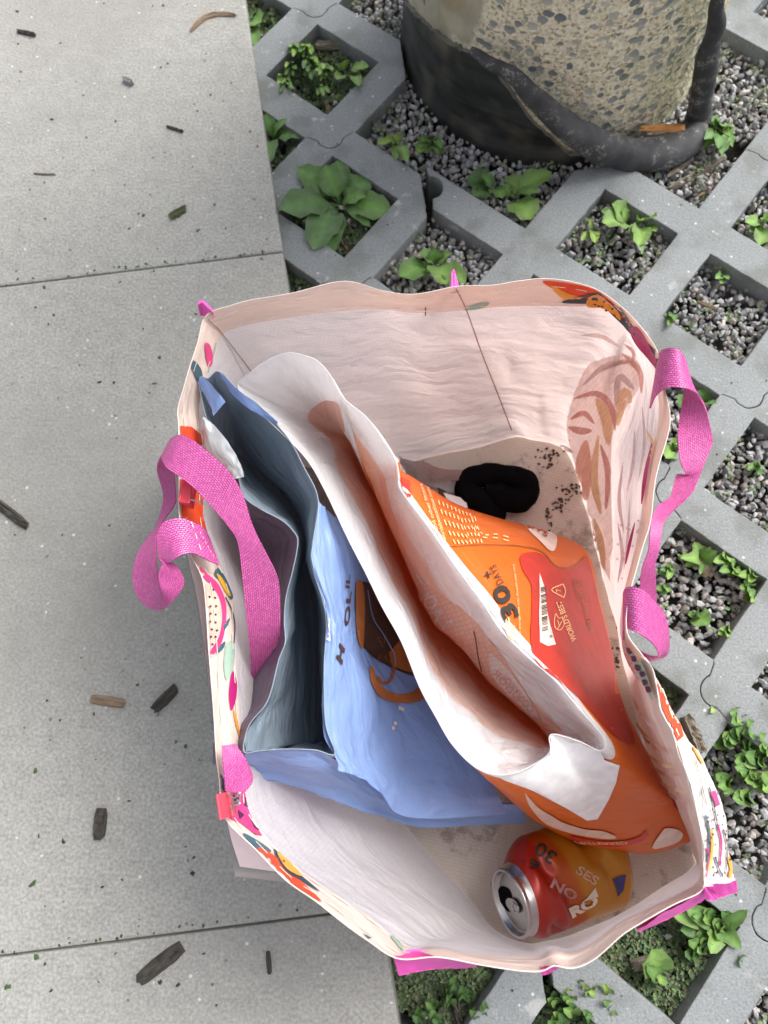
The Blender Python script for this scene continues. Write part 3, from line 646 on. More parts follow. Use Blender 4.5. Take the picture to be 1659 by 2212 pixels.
weed('dandelion', 'big leafy dandelion like weed sprouting below the pink bag corner', 'weed', [(1540, 1990, 1615, 1965, 20, .01), (1540, 1990, 1600, 2050, 24), (1540, 1990, 1480, 1960, 26), (1540, 1990, 1470, 2010, 26), (1540, 1990, 1535, 2060, 26), (1540, 1990, 1565, 1945, 22), (1540, 1990, 1590, 1975, 26), (1540, 1992, 1500, 2040, 26), (1540, 1990, 1575, 2020, 24), (1535, 1990, 1450, 1975, 20), (1540, 1990, 1550, 2030, 20)]+[q for k in range(10) for q in radial(random.uniform(1440, 1590), random.uniform(1970, 2080), 4, 10, 24, 18)], cols=[GR[1], GR[3], GR[0]], ruffle=.25)
weed('plantain', 'single wavy leaf plant on moss at the bottom', 'weed', [(1415, 2100, 1408, 2050, 44), (1415, 2100, 1425, 2125, 22), (1412, 2100, 1398, 2085, 20)], cols=[GR[1], GR[3]])
weed('herb', 'low mossy sprigs along the bottom border cell', 'weed', [q for k in range(16) for q in radial(random.uniform(1180, 1330), random.uniform(2120, 2205), 4, 8, 18, 13)], cols=GR)
weed('herb', 'creeping sprigs in the cell left of the bottom bag corner', 'weed', [q for k in range(12) for q in radial(random.uniform(900, 1080), random.uniform(2110, 2200), 4, 8, 16, 12)], cols=GR[:3])
for (x, y), lb in (((1445, 690), 'tiny seedling in the left corner of the gravel cell above the right strap'), ((1555, 605), 'tiny seedling at the top of the gravel cell above the right strap'), ((1632, 1010), 'tiny seedling in gravel at the right border beside the strap')): weed('seedling', lb, 'weed', radial(x, y, 4, 8, 20, 13), cols=[GR[1], GR[0]])

# ------------------------------------------------------------------ bark chips, twigs and crumbs
def chip(name, label, cat, a, b, wpx, mat, z=0.0, group=None, th=.004, jag=.3, n=14, bend=0.0, round_=False):
    p = Part(name); A, B = P(*a, z), P(*b, z); ax = B-A; L = np.linalg.norm(ax); ax /= L; sd = np.array([-ax[1], ax[0], 0]); w_ = wpx*H/F
    rows = []; uv = []; K = 7; endo = [[random.uniform(-.1, .14)*L*jag*1.6 for _ in range(K)] for _ in range(2)]; prof = [random.uniform(.55, 1.15) for _ in range(K)]; ph = random.uniform(0, 9)
    for i in range(n+1):
        s = i/n; c0 = A+ax*L*s+sd*bend*L*math.sin(math.pi*s); q = []
        e = (1-abs(2*s-1)**5)*.8+.2 if round_ else (1-.25*abs(2*s-1)**3)
        wl = w_*.5*(e+.35*jag*noise.noise(Vector((s*6, ph, 0)))); wr_ = w_*.5*(e+.35*jag*noise.noise(Vector((s*6, ph+5, 0))))
        for k in range(K):
            f = k/(K-1)*2-1; zz = 0 if k in (0, K-1) else th*prof[k]*(.85+.4*noise.noise(Vector((s*9, k*3+ph, 2))))
            sh = endo[0][k]*(1-s)**6-endo[1][k]*s**6
            q.append(c0+sd*f*(wl if f < 0 else wr_)+ax*sh+np.array([0, 0, zz+.0004]))
        rows.append(q); uv.append([(s*L, k*w_/K) for k in range(K)])
    p.grid(np.array(rows), mat, uv=np.array(uv))
    if not round_: p.sm = [False]*len(p.sm)
    for e in (0, len(rows)-1): p.add(rows[e], [tuple(range(K))], mat, smooth=False)
    return tag(p.build(), label, cat, group)
chip('bark_chip', 'long dark splintered bark chip near the bottom of the slab', 'bark chip', (303, 2115), (392, 2045), 30, M['bark'], th=.008)
chip('bark_chip', 'short dark upright bark chip on the slab left of the laminated sheet', 'bark chip', (214, 1812), (220, 1745), 27, M['bark'], th=.008)
chip('bark_chip', 'dark bark chip with pointed tail beside the bag shadow', 'bark chip', (333, 1533), (382, 1485), 25, M['bark'], th=.008)
chip('bark_chip', 'flat tan bark chip left of the pointed dark one', 'bark chip', (197, 1509), (272, 1521), 22, M['bark_tan'], th=.005)
chip('bark_chip', 'dark bark chip running off the left border', 'bark chip', (-12, 1082), (60, 1138), 22, M['bark'], th=.008)
chip('bark_splinter', 'thin dark splinter on the lower slab right of the long chip', 'bark chip', (579, 2054), (583, 2104), 10, M['bark'], th=.003)
chip('twig', 'curved brown twig near the top edge of the slab', 'twig', (411, 71), (510, 36), 13, M['bark_tan'], th=.004, bend=.22, jag=.1, round_=True)
chip('bark_chip', 'small black chip in the top left corner of the slab', 'bark chip', (38, 69), (78, 78), 12, M['bark'], th=.004)
chip('bark_chip', 'small black sliver in the upper middle of the slab', 'bark chip', (362, 275), (396, 286), 8, M['bark'], th=.003)
chip('twig', 'straight pale straw on the upper slab', 'twig', (74, 376), (120, 378), 5, M['bark_grey'], th=.002)
chip('pebble', 'rounded grey pebble on the upper slab', 'pebble', (267, 174), (288, 184), 16, ink('grey_pebble', (.22, .22, .22), .8), th=.009, round_=True)
chip('leaf_fragment', 'folded dark green leaf fragment above the slab joint', 'leaf', (369, 470), (400, 450), 26, ink('dry_leaf', (.06, .075, .03), .8), th=.004, jag=.9)
chip('bark_chip', 'grey weathered stick lying across the topmost mossy cell', 'bark chip', (682, 103), (752, 98), 24, M['bark_grey'], z=-.03, th=.008)
chip('bark_chip', 'curled brown bark strip at the lower corner of the topmost cell', 'bark chip', (692, 178), (712, 246), 17, M['bark_tan'], z=-.036, th=.006)
chip('bark_chip', 'brown bark piece under the big plantain', 'bark chip', (722, 500), (752, 545), 16, M['bark_tan'], z=-.036, th=.008)
chip('bark_chip', 'long weathered mulch stick right of the pillar foot', 'bark chip', (1445, 410), (1560, 348), 24, M['bark_grey'], z=-.036, th=.008)
chip('bark_chip', 'thin mulch stick beside the long weathered one', 'bark chip', (1440, 383), (1490, 350), 14, M['bark_grey'], z=-.034, th=.006)
chip('bark_chip', 'tan mulch stick below the long weathered one', 'bark chip', (1495, 436), (1545, 402), 12, M['bark_tan'], z=-.036, th=.006)
chip('bark_chip', 'weathered chip lying against the orange hem outside the bag', 'bark chip', (1478, 1545), (1512, 1625), 30, M['bark_grey'], z=-.008, th=.012)
chip('bark_chip', 'grey mulch chip under the bag in the mossy bottom right cell', 'bark chip', (1362, 2088), (1435, 2068), 24, M['bark_grey'], z=-.03, th=.008)
chip('bark_chip', 'dark mulch stick in the bottom left mossy cell', 'bark chip', (975, 2120), (995, 2212), 20, M['bark'], z=-.034, th=.008)
chip('dry_leaf', 'pale dry leaf in the gravel cell right of the strap', 'leaf', (1514, 1205), (1536, 1245), 34, ink('pale_leaf', (.42, .33, .22), .8), z=-.035, th=.004, jag=.6)
chip('dry_leaf', 'orange dead leaf tucked between pillar and rubber roll', 'leaf', (1385, 282), (1472, 276), 26, ink('orange_leaf', (.38, .17, .05), .8), z=.0, th=.004, jag=.8)
chip('bark_chip', 'tan splinter on the paver rib at upper right', 'bark chip', (1506, 652), (1546, 668), 10, M['bark_tan'], z=ZP, th=.003)
crumb_mats = [ink('green_crumb', (.05, .095, .03), .8), ink('dark_crumb', (.04, .04, .032), .9), ink('brown_crumb', (.12, .09, .06), .9)]
fixed = [(203, 1543, 9, 1), (135, 1155, 8, 1), (333, 829, 14, 0), (344, 772, 11, 0), (215, 826, 10, 1), (246, 827, 9, 1), (310, 465, 10, 0), (300, 462, 8, 2), (463, 443, 10, 0), (428, 498, 12, 0), (280, 494, 9, 0), (98, 473, 8, 0), (76, 1667, 13, 0), (96, 1667, 0, 0), (150, 1000, 0, 0), (236, 1135, 8, 1), (402, 1612, 14, 0), (379, 1602, 8, 0), (279, 1730, 9, 1), (137, 1818, 10, 1), (84, 1806, 9, 1), (72, 1908, 20, 0), (220, 1916, 12, 1), (415, 1886, 11, 1), (418, 1852, 8, 1), (80, 2068, 16, 0), (17, 2133, 16, 0), (110, 2140, 11, 1), (385, 2128, 9, 1), (347, 2120, 11, 1), (298, 1479, 9, 0), (184, 1447, 9, 0), (105, 700, 10, 1), (77, 664, 10, 0), (115, 681, 8, 0), (96, 620, 12, 0), (37, 25, 11, 1), (330, 14, 9, 0), (353, 12, 9, 0), (405, 10, 10, 0), (348, 146, 9, 0), (362, 138, 8, 0), (40, 95, 7, 1), (260, 610, 8, 0), (152, 540, 7, 2), (270, 400, 8, 2), (500, 180, 8, 2), (455, 205, 9, 0), (427, 240, 7, 0), (420, 225, 7, 0), (540, 285, 7, 1), (556, 316, 8, 2), (97, 394, 9, 0), (64, 410, 8, 0), (45, 155, 9, 0), (112, 258, 12, 1), (250, 262, 7, 1), (565, 559, 12, 0), (332, 586, 8, 1), (86, 1735, 0, 1), (140, 1870, 0, 0), (264, 1900, 7, 1), (250, 2060, 8, 0)]
for k in range(70): fixed.append((random.uniform(0, 520), random.uniform(0, 2200), random.uniform(3.5, 7.5), random.choice((0, 1, 1, 2))))
for k in range(45): fixed.append((random.uniform(560, 900), random.uniform(60, 560), random.uniform(3, 6), random.choice((0, 1))))
for k in range(90): fixed.append((random.uniform(930, 1659), random.uniform(380, 2200), random.uniform(3, 6), random.choice((0, 1, 2))))
for k in range(26): t_ = random.random(); fixed.append((t_*612, 610-t_*70+random.uniform(-5, 5), random.uniform(4, 9), random.choice((0, 0, 1))))
for k in range(22): t_ = random.random(); fixed.append((t_*690, 2060-t_*98+random.uniform(-4, 4), random.uniform(4, 8), random.choice((0, 1, 1))))
names = {0: ('leaf_crumb', 'tiny torn green leaf crumb lying on the paving', 'leaf crumb', 'green leaf crumbs on the paving'), 1: ('mulch_crumb', 'tiny dark mulch crumb lying on the paving', 'mulch crumb', 'dark mulch crumbs on the paving'), 2: ('mulch_crumb', 'tiny pale brown crumb lying on the paving', 'mulch crumb', 'pale crumbs on the paving')}
for (x, y, s, t) in fixed:
    if s <= 0: continue
    on_slab = P(x, y, 0)[0] < edge_x(P(x, y, 0)[1])-.004; z = 0
    if not on_slab:
        q = P(x, y, ZP); i, j, ins = cell_of(q[0], q[1])
        if ins or in_pillar(q[0], q[1], .1): continue
        z = ZP
    a = random.uniform(0, 3.14); n_, lb, ct, gr = names[t]
    p = Part(n_); c = P(x, y, z); r0 = s*H/F*.5; kk = 9; an = np.sort(rng.uniform(0, 6.28, kk)); el = random.uniform(.35, 1)
    ring = [c+np.array([math.cos(q)*r0*random.uniform(.5, 1.35), math.sin(q)*r0*el*random.uniform(.5, 1.35), .0006]) for q in an]
    ring = [c+np.array([(q-c)[0]*math.cos(a)-(q-c)[1]*math.sin(a), (q-c)[0]*math.sin(a)+(q-c)[1]*math.cos(a), .0005]) for q in ring]
    p.add(ring+[c+np.array([0, 0, .0022])], [(i, (i+1) % kk, kk) for i in range(kk)], crumb_mats[t]); tag(p.build(), lb, ct, gr)

# ------------------------------------------------------------------ pillar with torn membrane and rubber roll
pil = empty('concrete_pillar', 'rough round concrete pillar with a black membrane round its foot', 'pillar', (PC[0], PC[1], ZP))
p = Part('column', pil); rows = []; uvr = []
for i in range(110):
    z = -.09+i*.0125; r_ = []
    for k in range(200):
        a = k/200*2*math.pi; x, y = math.cos(a), math.sin(a)
        n_ = noise.noise(Vector((x*3, y*3, z*12)))*.002+noise.noise(Vector((x*14, y*14, z*70)))*.0022+abs(noise.noise(Vector((x*30, y*30, z*160))))*.0014
        if x > -.3 and z < .35: n_ *= 1.6
        r_.append((PC[0]+(PR+n_)*x, PC[1]+(PR+n_)*y, z))
    rows.append(r_)
p.grid(np.array(rows), M['pillar'], closed=True); p.add(rows[-1], [tuple(range(200))], M['pillar']); p.build()
def on_cyl(px, py, R):
    """height along the ray where it meets the cylinder of radius R (nearest approach past the silhouette)"""
    best = None
    for z in np.linspace(.62, -.06, 900):
        q = P(px, py, z); d = math.hypot(q[0]-PC[0], q[1]-PC[1])-R
        if d <= 0: return q
        if best is None or d < best[0]: best = (d, q)
    return best[1]
tp = [(862, 0), (887, 21), (916, 50), (962, 86), (1023, 118), (1068, 153), (1102, 198), (1137, 248), (1180, 290), (1232, 335)]
SR = PR+.006; tq = [on_cyl(x, y, SR) for x, y in tp]
ang = [math.atan2(q[1]-PC[1], q[0]-PC[0]) for q in tq]; ang = [a+2*math.pi if a < 0 else a for a in ang]; hs = [q[2] for q in tq]
print('sleeve', [(round(math.degrees(a)), round(h, 3)) for a, h in zip(ang, hs)])
od = np.argsort(ang); AA = np.array(ang)[od]; HH = np.array(hs)[od]
p = Part('membrane_sleeve', pil); cols = []
for a in np.linspace(math.radians(95), AA[-1]+.15, 150):
    ht = float(np.interp(a, AA, HH)) if a >= AA[0] else float(HH[0]+(AA[0]-a)*.25)
    ht += .004*noise.noise(Vector((a*30, 0, 0)))+.002*noise.noise(Vector((a*90, 3, 0)))
    ht = max(ht, -.03); col = []
    for s in np.linspace(0, 1, 26):
        z = -.08+(ht+.08)*s; rr = SR+.003*noise.noise(Vector((a*4, z*18, 1)))+.004*math.exp(-((z+.03)/.02)**2)
        col.append((PC[0]+rr*math.cos(a), PC[1]+rr*math.sin(a), z))
    cols.append(col)
G = np.array(cols).transpose(1, 0, 2); p.grid(G, M['sleeve'])
# pale torn lip along the top edge
lip = G[-1]; p.grid(np.array([lip, [(PC[0]+(q[0]-PC[0])*.965, PC[1]+(q[1]-PC[1])*.965, q[2]-.001) for q in lip]]), ink('torn_lip', (.16, .155, .13), .8)); p.build()
p = Part('membrane_roll', pil)
rp = [(1014, 112, 9, .012), (1045, 128, 12, .012), (1095, 155, 17, .014), (1160, 214, 25, .018), (1217, 267, 31, .02), (1274, 306, 34, .02), (1350, 332, 37, .021), (1427, 332, 38, .021), (1484, 305, 34, .02), (1507, 262, 29, .018), (1517, 198, 27, .018), (1532, 114, 24, .017), (1546, 38, 20, .016), (1553, -40, 16, .016)]
pts, rad = [], []
for (x, y, r, o_) in rp:
    q = on_cyl(x, y, PR+o_+.012); q[2] = max(q[2], -.018); q = P(x, y, q[2]); pts.append(q); rad.append(r*(H-q[2])/F*1.12)
G = tube(p, pts, rad, M['rubber'], seg=28, sub=8, squash=1.0)
V0 = np.array(p.v); 
for k in range(len(V0)):
    q = Vector(V0[k]); V0[k] += np.array(noise.noise_vector(q*28))*.0035+np.array(noise.noise_vector(q*90))*.001
p.v = [tuple(q) for q in V0.tolist()]; p.build()

# ------------------------------------------------------------------ the shopping bag
ZR, ZH, ZF = .272, .236, .004
BAG = [((443,683),(482,723),(640,1010)), ((500,662),(520,706),(690,1012)), ((560,645),(560,697),(745,1012)), ((640,632),(640,684),(800,1008)), ((745,610),(740,672),(870,1003)), ((830,630),(820,668),(950,985)), ((900,636),(900,676),(1030,968)),
 ((985,620),(1008,670),(1112,943)), ((1060,618),(1065,664),(1150,950)), ((1120,608),(1115,662),(1175,955)), ((1170,603),(1160,661),(1195,960)), ((1230,608),(1225,662),(1222,975)), ((1290,625),(1290,663),(1242,1010)), ((1340,662),(1338,680),(1255,1060)),
 ((1385,710),(1366,710),(1268,1110)), ((1422,762),(1405,765),(1278,1150)), ((1438,840),(1420,840),(1288,1190)), ((1447,914),(1422,914),(1298,1230)), ((1421,1005),(1398,1005),(1306,1262)), ((1410,1063),(1390,1063),(1314,1290)),
 ((1403,1131),(1382,1131),(1322,1320)), ((1381,1207),(1366,1207),(1330,1350)), ((1356,1290),(1346,1290),(1340,1390)), ((1352,1366),(1340,1372),(1352,1440)), ((1386,1415),(1368,1440),(1364,1495)), ((1411,1451),(1385,1490),(1376,1540)),
 ((1426,1530),(1402,1550),(1392,1605)), ((1460,1605),(1434,1625),(1412,1680)), ((1485,1682),(1465,1700),(1445,1740)), ((1512,1780),(1498,1790),(1484,1800)), ((1519,1850),(1510,1850),(1500,1845)), ((1520,1916),(1508,1902),(1500,1872)),
 ((1469,1947),(1462,1932),(1440,1915)), ((1407,1980),(1402,1962),(1385,1950)), ((1345,2017),(1340,1992),(1325,1982)), ((1283,2071),(1276,2038),(1255,2012)), ((1237,2090),(1230,2058),(1205,2028)), ((1196,2083),(1190,2052),(1170,2034)),
 ((1154,2096),(1150,2067),(1140,2036)), ((1034,2083),(1036,2062),(1095,2024)), ((940,2066),(946,2046),(1065,2005)), ((855,2066),(880,2044),(1045,1985)), ((783,2020),(806,1988),(1030,1962)), ((694,1952),(712,1924),(1010,1935)),
 ((622,1905),(650,1880),(985,1905)), ((550,1829),(590,1826),(950,1870)), ((487,1762),(537,1750),(905,1820)), ((476,1681),(529,1690),(850,1750)), ((468,1614),(522,1610),(780,1670)), ((460,1512),(514,1500),(710,1600)),
 ((455,1417),(508,1400),(665,1530)), ((448,1330),(506,1310),(640,1460)), ((438,1250),(490,1255),(625,1400)), ((412,1196),(462,1190),(615,1340)), ((390,1130),(438,1129),(610,1280)), ((387,1030),(435,1030),(605,1220)),
 ((387,920),(433,930),(602,1160)), ((384,880),(430,880),(602,1120)), ((400,820),(444,815),(605,1080)), ((425,745),(466,760),(615,1040))]
nA = len(BAG)
rim = np.array([P(*b[0], ZR) for b in BAG]); hem = np.array([P(*b[1], ZH) for b in BAG]); flo = np.array([P(*b[2], ZF) for b in BAG])
m1 = lerp(hem, flo, .35); m2 = lerp(hem, flo, .72)
# the right wall folds inwards, the near and left walls bulge
FOLD = {14: (1345, 765, .195), 15: (1365, 805, .195), 16: (1366, 850, .185), 17: (1340, 935, .175), 18: (1325, 1010, .17), 19: (1323, 1080, .165), 20: (1324, 1160, .16), 21: (1325, 1240, .15), 22: (1330, 1330, .13)}
for k, q in FOLD.items(): m1[k] = P(*q)
bag = empty('shopping_bag', 'open woven plastic shopping bag with fruit printed hem and pink straps', 'shopping bag', (.02, .09, 0))
wall = Part('bag_wall', bag)
RG = [rim, lerp(rim, hem, .5), hem, m1, m2, flo]
G = loft(RG, 7, 10); nrow, ncol = G.shape[:2]
Gw = G.copy(); Nn = normals(G, True)
for i in range(nrow):
    for j in range(ncol):
        u, v = j/ncol, i/(nrow-1); q = Vector((math.cos(u*6.283)*3, math.sin(u*6.283)*3, v*2.2))
        a = .0016 if i < 20 else .0045*min(1, (i-20)/8)*min(1, (nrow-1-i)/5+.2)
        hh = noise.noise(q*1.6)+.6*abs(noise.noise(Vector((u*26, v*4, 9))))+.12*noise.noise(Vector((u*70, v*12, 2)))
        Gw[i, j] += Nn[i, j]*hh*a
G = Gw
wall.grid(G, M['wall'], closed=True, flip=True, fm=lambda v, u: M['hem'] if v < .399 else M['wall'])
WB = wall.bvh()
D = lambda poly, m, **k: decal(wall, WB, poly, M[m], **k)
LN = lambda pts, w_, m, **k: line(wall, WB, pts, w_, M[m], **k)
# hem print, far right corner
D([(1172,606),(1232,611),(1285,624),(1334,660),(1368,702),(1358,702),(1322,668),(1280,650),(1235,640),(1200,625)], 'i_org', smooth=4)
D([(1190,614),(1228,632),(1262,642),(1240,650),(1210,640)], 'i_amber', smooth=4, off=.0009)
D([(1212,651),(1262,635),(1300,632),(1335,655),(1362,690),(1380,724),(1365,718),(1335,690),(1300,660),(1262,655)], 'i_navy', smooth=4, off=.0010)
D([(1270,642),(1290,634),(1320,652),(1340,676),(1342,690),(1325,676),(1300,664),(1268,660)], 'i_amber', smooth=4, off=.0013)
for (x, y) in ((1285, 656), (1293, 659), (1301, 660), (1310, 668), (1328, 678)): D([(x-4, y-1), (x, y-2), (x+4, y+1), (x, y+2)], 'i_dot', off=.0016, step=3)
D([(1378,716),(1400,738),(1432,775),(1428,800),(1410,780),(1392,755),(1372,730)], 'i_navy', smooth=4)
D([(1362,706),(1380,705),(1400,735),(1422,780),(1424,800),(1402,775),(1372,738)], 'i_mag', smooth=4, off=.0011)
D([(1345,690),(1362,700),(1366,722),(1350,706)], 'i_mag', smooth=3)
# left hem print
D([(441,742),(452,745),(458,765),(457,785),(450,792),(444,775)], 'i_pink', smooth=4)
D([(405,776),(420,780),(434,800),(436,830),(424,822),(415,800),(403,790)], 'i_teal', smooth=4)
LN([(466,740),(460,765),(448,805)], 3, 'i_sage')
D([(388,920),(412,922),(432,938),(436,962),(410,960),(390,945)], 'i_org', step=6)
D([(387,1036),(434,1030),(440,1060),(436,1110),(448,1160),(414,1150),(392,1126)], 'i_org', step=6)
D([(1002,668),(1030,655),(1056,652),(1048,662),(1025,668)], 'i_sage', smooth=4)
# melon slice with pips
D([(443,1262),(462,1275),(478,1310),(482,1360),(474,1400),(456,1420),(447,1400),(446,1340)], 'i_label', smooth=4, off=.0005)
D([(430,1225),(446,1240),(470,1262),(486,1300),(487,1345),(478,1385),(462,1412),(452,1408),(470,1378),(478,1340),(474,1300),(458,1268),(436,1245)], 'i_pink', smooth=4)
D([(424,1218),(440,1236),(430,1236)], 'i_org', smooth=3); D([(468,1228),(480,1240),(492,1262),(502,1290),(494,1292),(482,1262),(462,1244)], 'i_teal', smooth=4); D([(466,1242),(478,1250),(496,1285),(488,1284)], 'i_yellow', smooth=3, off=.001)
for a_, b_ in ((450, 1290), (458, 1275), (462, 1292), (452, 1310), (464, 1310), (452, 1326), (463, 1328), (451, 1343), (463, 1345), (455, 1360), (466, 1362), (453, 1376), (463, 1376), (456, 1392)): D([(a_-2.6, b_-2), (a_+1, b_-2.4), (a_+2.8, b_+1), (a_-1, b_+2.4)], 'i_dot', off=.0012, step=3)
LN([(486,1290),(500,1320),(506,1350),(504,1390)], 2.2, 'i_navy'); D([(495,1335),(490,1352),(478,1368),(482,1350)], 'i_teal', smooth=4)
D([(486,1385),(480,1402),(466,1412),(470,1398)], 'i_teal', smooth=4); D([(486,1395),(500,1385),(506,1410),(500,1450),(488,1470),(482,1440)], 'i_sage', smooth=4)
D([(500,1450),(510,1475),(508,1510),(498,1535),(493,1500)], 'i_mag', smooth=4); D([(502,1530),(512,1560),(516,1590),(506,1560)], 'i_amber', smooth=3)
D([(474,1672),(484,1690),(486,1712),(476,1700)], 'i_teal', smooth=3)
D([(488,1712),(528,1712),(534,1745),(548,1780),(566,1806),(545,1800),(520,1780),(497,1770),(485,1745)], 'i_pink', step=6, off=.0006)
for pl in ([(500,1716),(516,1726),(508,1742)], [(512,1750),(526,1762),(516,1772)], [(528,1720),(534,1745),(526,1740)], [(540,1770),(560,1796),(548,1790)]): D(pl, 'i_dot', off=.0009, step=4)
D([(523,1801),(552,1815),(584,1838),(575,1842),(548,1830)], 'i_teal', smooth=4)
D([(552,1830),(585,1845),(620,1880),(655,1910),(694,1949),(660,1930),(616,1900),(575,1860)], 'i_org', smooth=4)
D([(590,1835),(612,1852),(640,1885),(690,1928),(650,1905),(612,1880)], 'i_navy', smooth=4, off=.0009)
D([(597,1843),(620,1860),(650,1895),(625,1885),(608,1868)], 'i_amber', smooth=4, off=.0012)
D([(842,2022),(858,2030),(872,2055),(862,2048)], 'i_sage', smooth=3); D([(783,2017),(802,2028),(796,2030)], 'i_teal', step=4)
# stitching along the hem
st = lambda pts: line(wall, WB, pts, 1.5, M['i_stitch'], off=.0011, sub=8, dash=3)
inset = lambda t: [tuple(lerp(np.array(b[0], float), np.array(b[1], float), t)) for b in BAG]
for t in (.22, .86):
    q = inset(t); st(q[0:15]); st(q[41:60])
LN([(985,622),(1008,670),(1040,760),(1075,850),(1111,944)], 2.6, 'i_seam', off=.0008)
LN([(448,688),(482,724),(545,805)], 2.2, 'i_seam', off=.0008)
LN([(919,681),(919,662)], 2, 'i_brown')
# the outside print showing through the right hand wall
rs = random.Random(4)
def streak(pts, w_, m, off):
    c = cr(pts, 6); t = np.gradient(c, axis=0); t /= np.linalg.norm(t, axis=1, keepdims=True); n = np.stack([-t[:, 1], t[:, 0]], 1); k = len(c)
    wv = np.array([w_*.5*math.sin(math.pi*min(1, (i+.4)/k))**.7 for i in range(k)])[:, None]
    decal(wall, WB, [tuple(p) for p in c+n*wv]+[tuple(p) for p in (c-n*wv)[::-1]], M[m], off=off, step=9)
SP = [([(1240,860),(1290,850),(1322,880),(1330,930)],14,'s_rose'), ([(1232,905),(1262,892),(1285,915)],12,'s_rose'), ([(1228,922),(1255,930),(1280,930)],16,'s_rose'), ([(1290,860),(1310,900),(1316,960)],26,'s_gold'), ([(1300,800),(1350,780),(1382,800)],10,'s_gold'), ([(1260,830),(1310,790),(1370,780)],12,'s_lilac'),
 ([(1332,880),(1340,815),(1372,840)],16,'s_lilac'), ([(1336,920),(1350,850),(1365,870)],24,'s_gold'), ([(1268,950),(1262,1010),(1268,1080)],34,'s_salm'), ([(1295,940),(1285,1030),(1300,1110)],18,'s_gold'), ([(1300,960),(1316,1020),(1312,1100)],14,'s_rose'), ([(1262,1090),(1275,1140),(1290,1170)],14,'s_rose'),
 ([(1286,1120),(1300,1170),(1308,1230)],16,'s_gold'), ([(1180,965),(1215,965),(1240,975)],12,'s_lilac'), ([(1345,760),(1385,800),(1390,850)],12,'s_rose'), ([(1370,790),(1372,760),(1350,740)],8,'s_rose'),
 ([(1350,1000),(1342,1080),(1352,1150)],8,'s_lilac'), ([(1375,930),(1372,1000),(1360,1060)],7,'s_lilac'), ([(1392,880),(1396,960),(1384,1040)],6,'s_lilac'), ([(1340,1130),(1350,1200),(1340,1260)],8,'s_lilac'), ([(1366,1080),(1362,1160),(1354,1230)],6,'s_lilac'), ([(1400,930),(1414,960),(1408,1000)],8,'s_gold'),
 ([(1414,960),(1400,1030),(1392,1090)],9,'i_mag'), ([(1378,1130),(1366,1180),(1358,1220)],7,'i_mag'), ([(1255,720),(1300,722),(1340,745)],10,'s_pale'),
 ([(1352,1380),(1370,1420),(1392,1470)],22,'s_rose'), ([(1380,1560),(1410,1600),(1440,1620)],10,'s_gold'), ([(1395,1590),(1425,1615),(1455,1625)],8,'s_rose'), ([(1400,1625),(1440,1650),(1470,1655)],8,'s_gold'), ([(1405,1650),(1440,1668),(1480,1672)],9,'s_rose'), ([(1420,1680),(1455,1700),(1492,1710)],9,'s_gold'), ([(1430,1700),(1465,1720),(1500,1738)],8,'s_rose'), ([(1372,1500),(1395,1545),(1420,1570)],7,'s_lilac')]
D([(1262,800),(1300,775),(1350,765),(1385,790),(1380,840),(1340,900),(1322,960),(1322,1100),(1326,1250),(1310,1240),(1280,1180),(1256,1100),(1246,1020),(1230,960),(1226,900)], 's_pale', smooth=4, off=.0003, step=10)
for k, (a, b, c) in enumerate(SP): streak(a, b, c, .0005+.00008*k)
for k in range(26):
    x = rs.uniform(1335, 1395); y = rs.uniform(1120, 1260); D([(x-2.5, y-2), (x+2, y-2.5), (x+2.5, y+2), (x-2, y+2.5)], 's_lilac', off=.0016, step=3)
D([(1358,1385),(1372,1392),(1392,1425),(1410,1470),(1420,1512),(1405,1492),(1380,1445)], 'i_sage', smooth=3, off=.0028)
for (x, y) in ((1368, 1400), (1378, 1418), (1386, 1438), (1396, 1452), (1402, 1472), (1410, 1488)): D([(x-6, y-6), (x+4, y-5), (x+6, y+5), (x-2, y+7)], 'i_dot', smooth=3, off=.0034, step=4)
wall.build()
p = Part('rim_edge', bag); tube(p, G[0, ::1], .0004, M['rim'], seg=6, sub=1, closed=True); p.build()
p = Part('bag_floor', bag); fr = G[-1]; cen = fr.mean(0); rings = [cen+(fr-cen)*s for s in (1.02, .9, .75, .55, .3, .05)]
FG = np.array(rings)
for i in range(FG.shape[0]):
    for j in range(FG.shape[1]): FG[i, j, 2] = .003+.004*abs(noise.noise(Vector(FG[i, j]*22)))
p.grid(FG, M['floor'], closed=True); FB = p.bvh()
for k in range(150):     # spilled potting dirt
    c = random.choice(((1190, 985, 26, 12), (1175, 1005, 20, 22), (1232, 1060, 24, 12), (1212, 1085, 22, 16), (1185, 1115, 6, 18), (1235, 1050, 20, 6), (1330, 1430, 10, 60), (1300, 1960, 60, 20)))
    x, y = random.gauss(c[0], c[2]*.55), random.gauss(c[1], c[3]*.55); r_ = random.uniform(1.2, 4.5)
    decal(p, FB, [(x+r_*math.cos(t)*random.uniform(.4, 1.4), y+r_*math.sin(t)*random.uniform(.4, 1.4)) for t in np.linspace(0, 6.28, 7)[:-1]], M['i_brown'], off=.0006, step=6)
p.build()
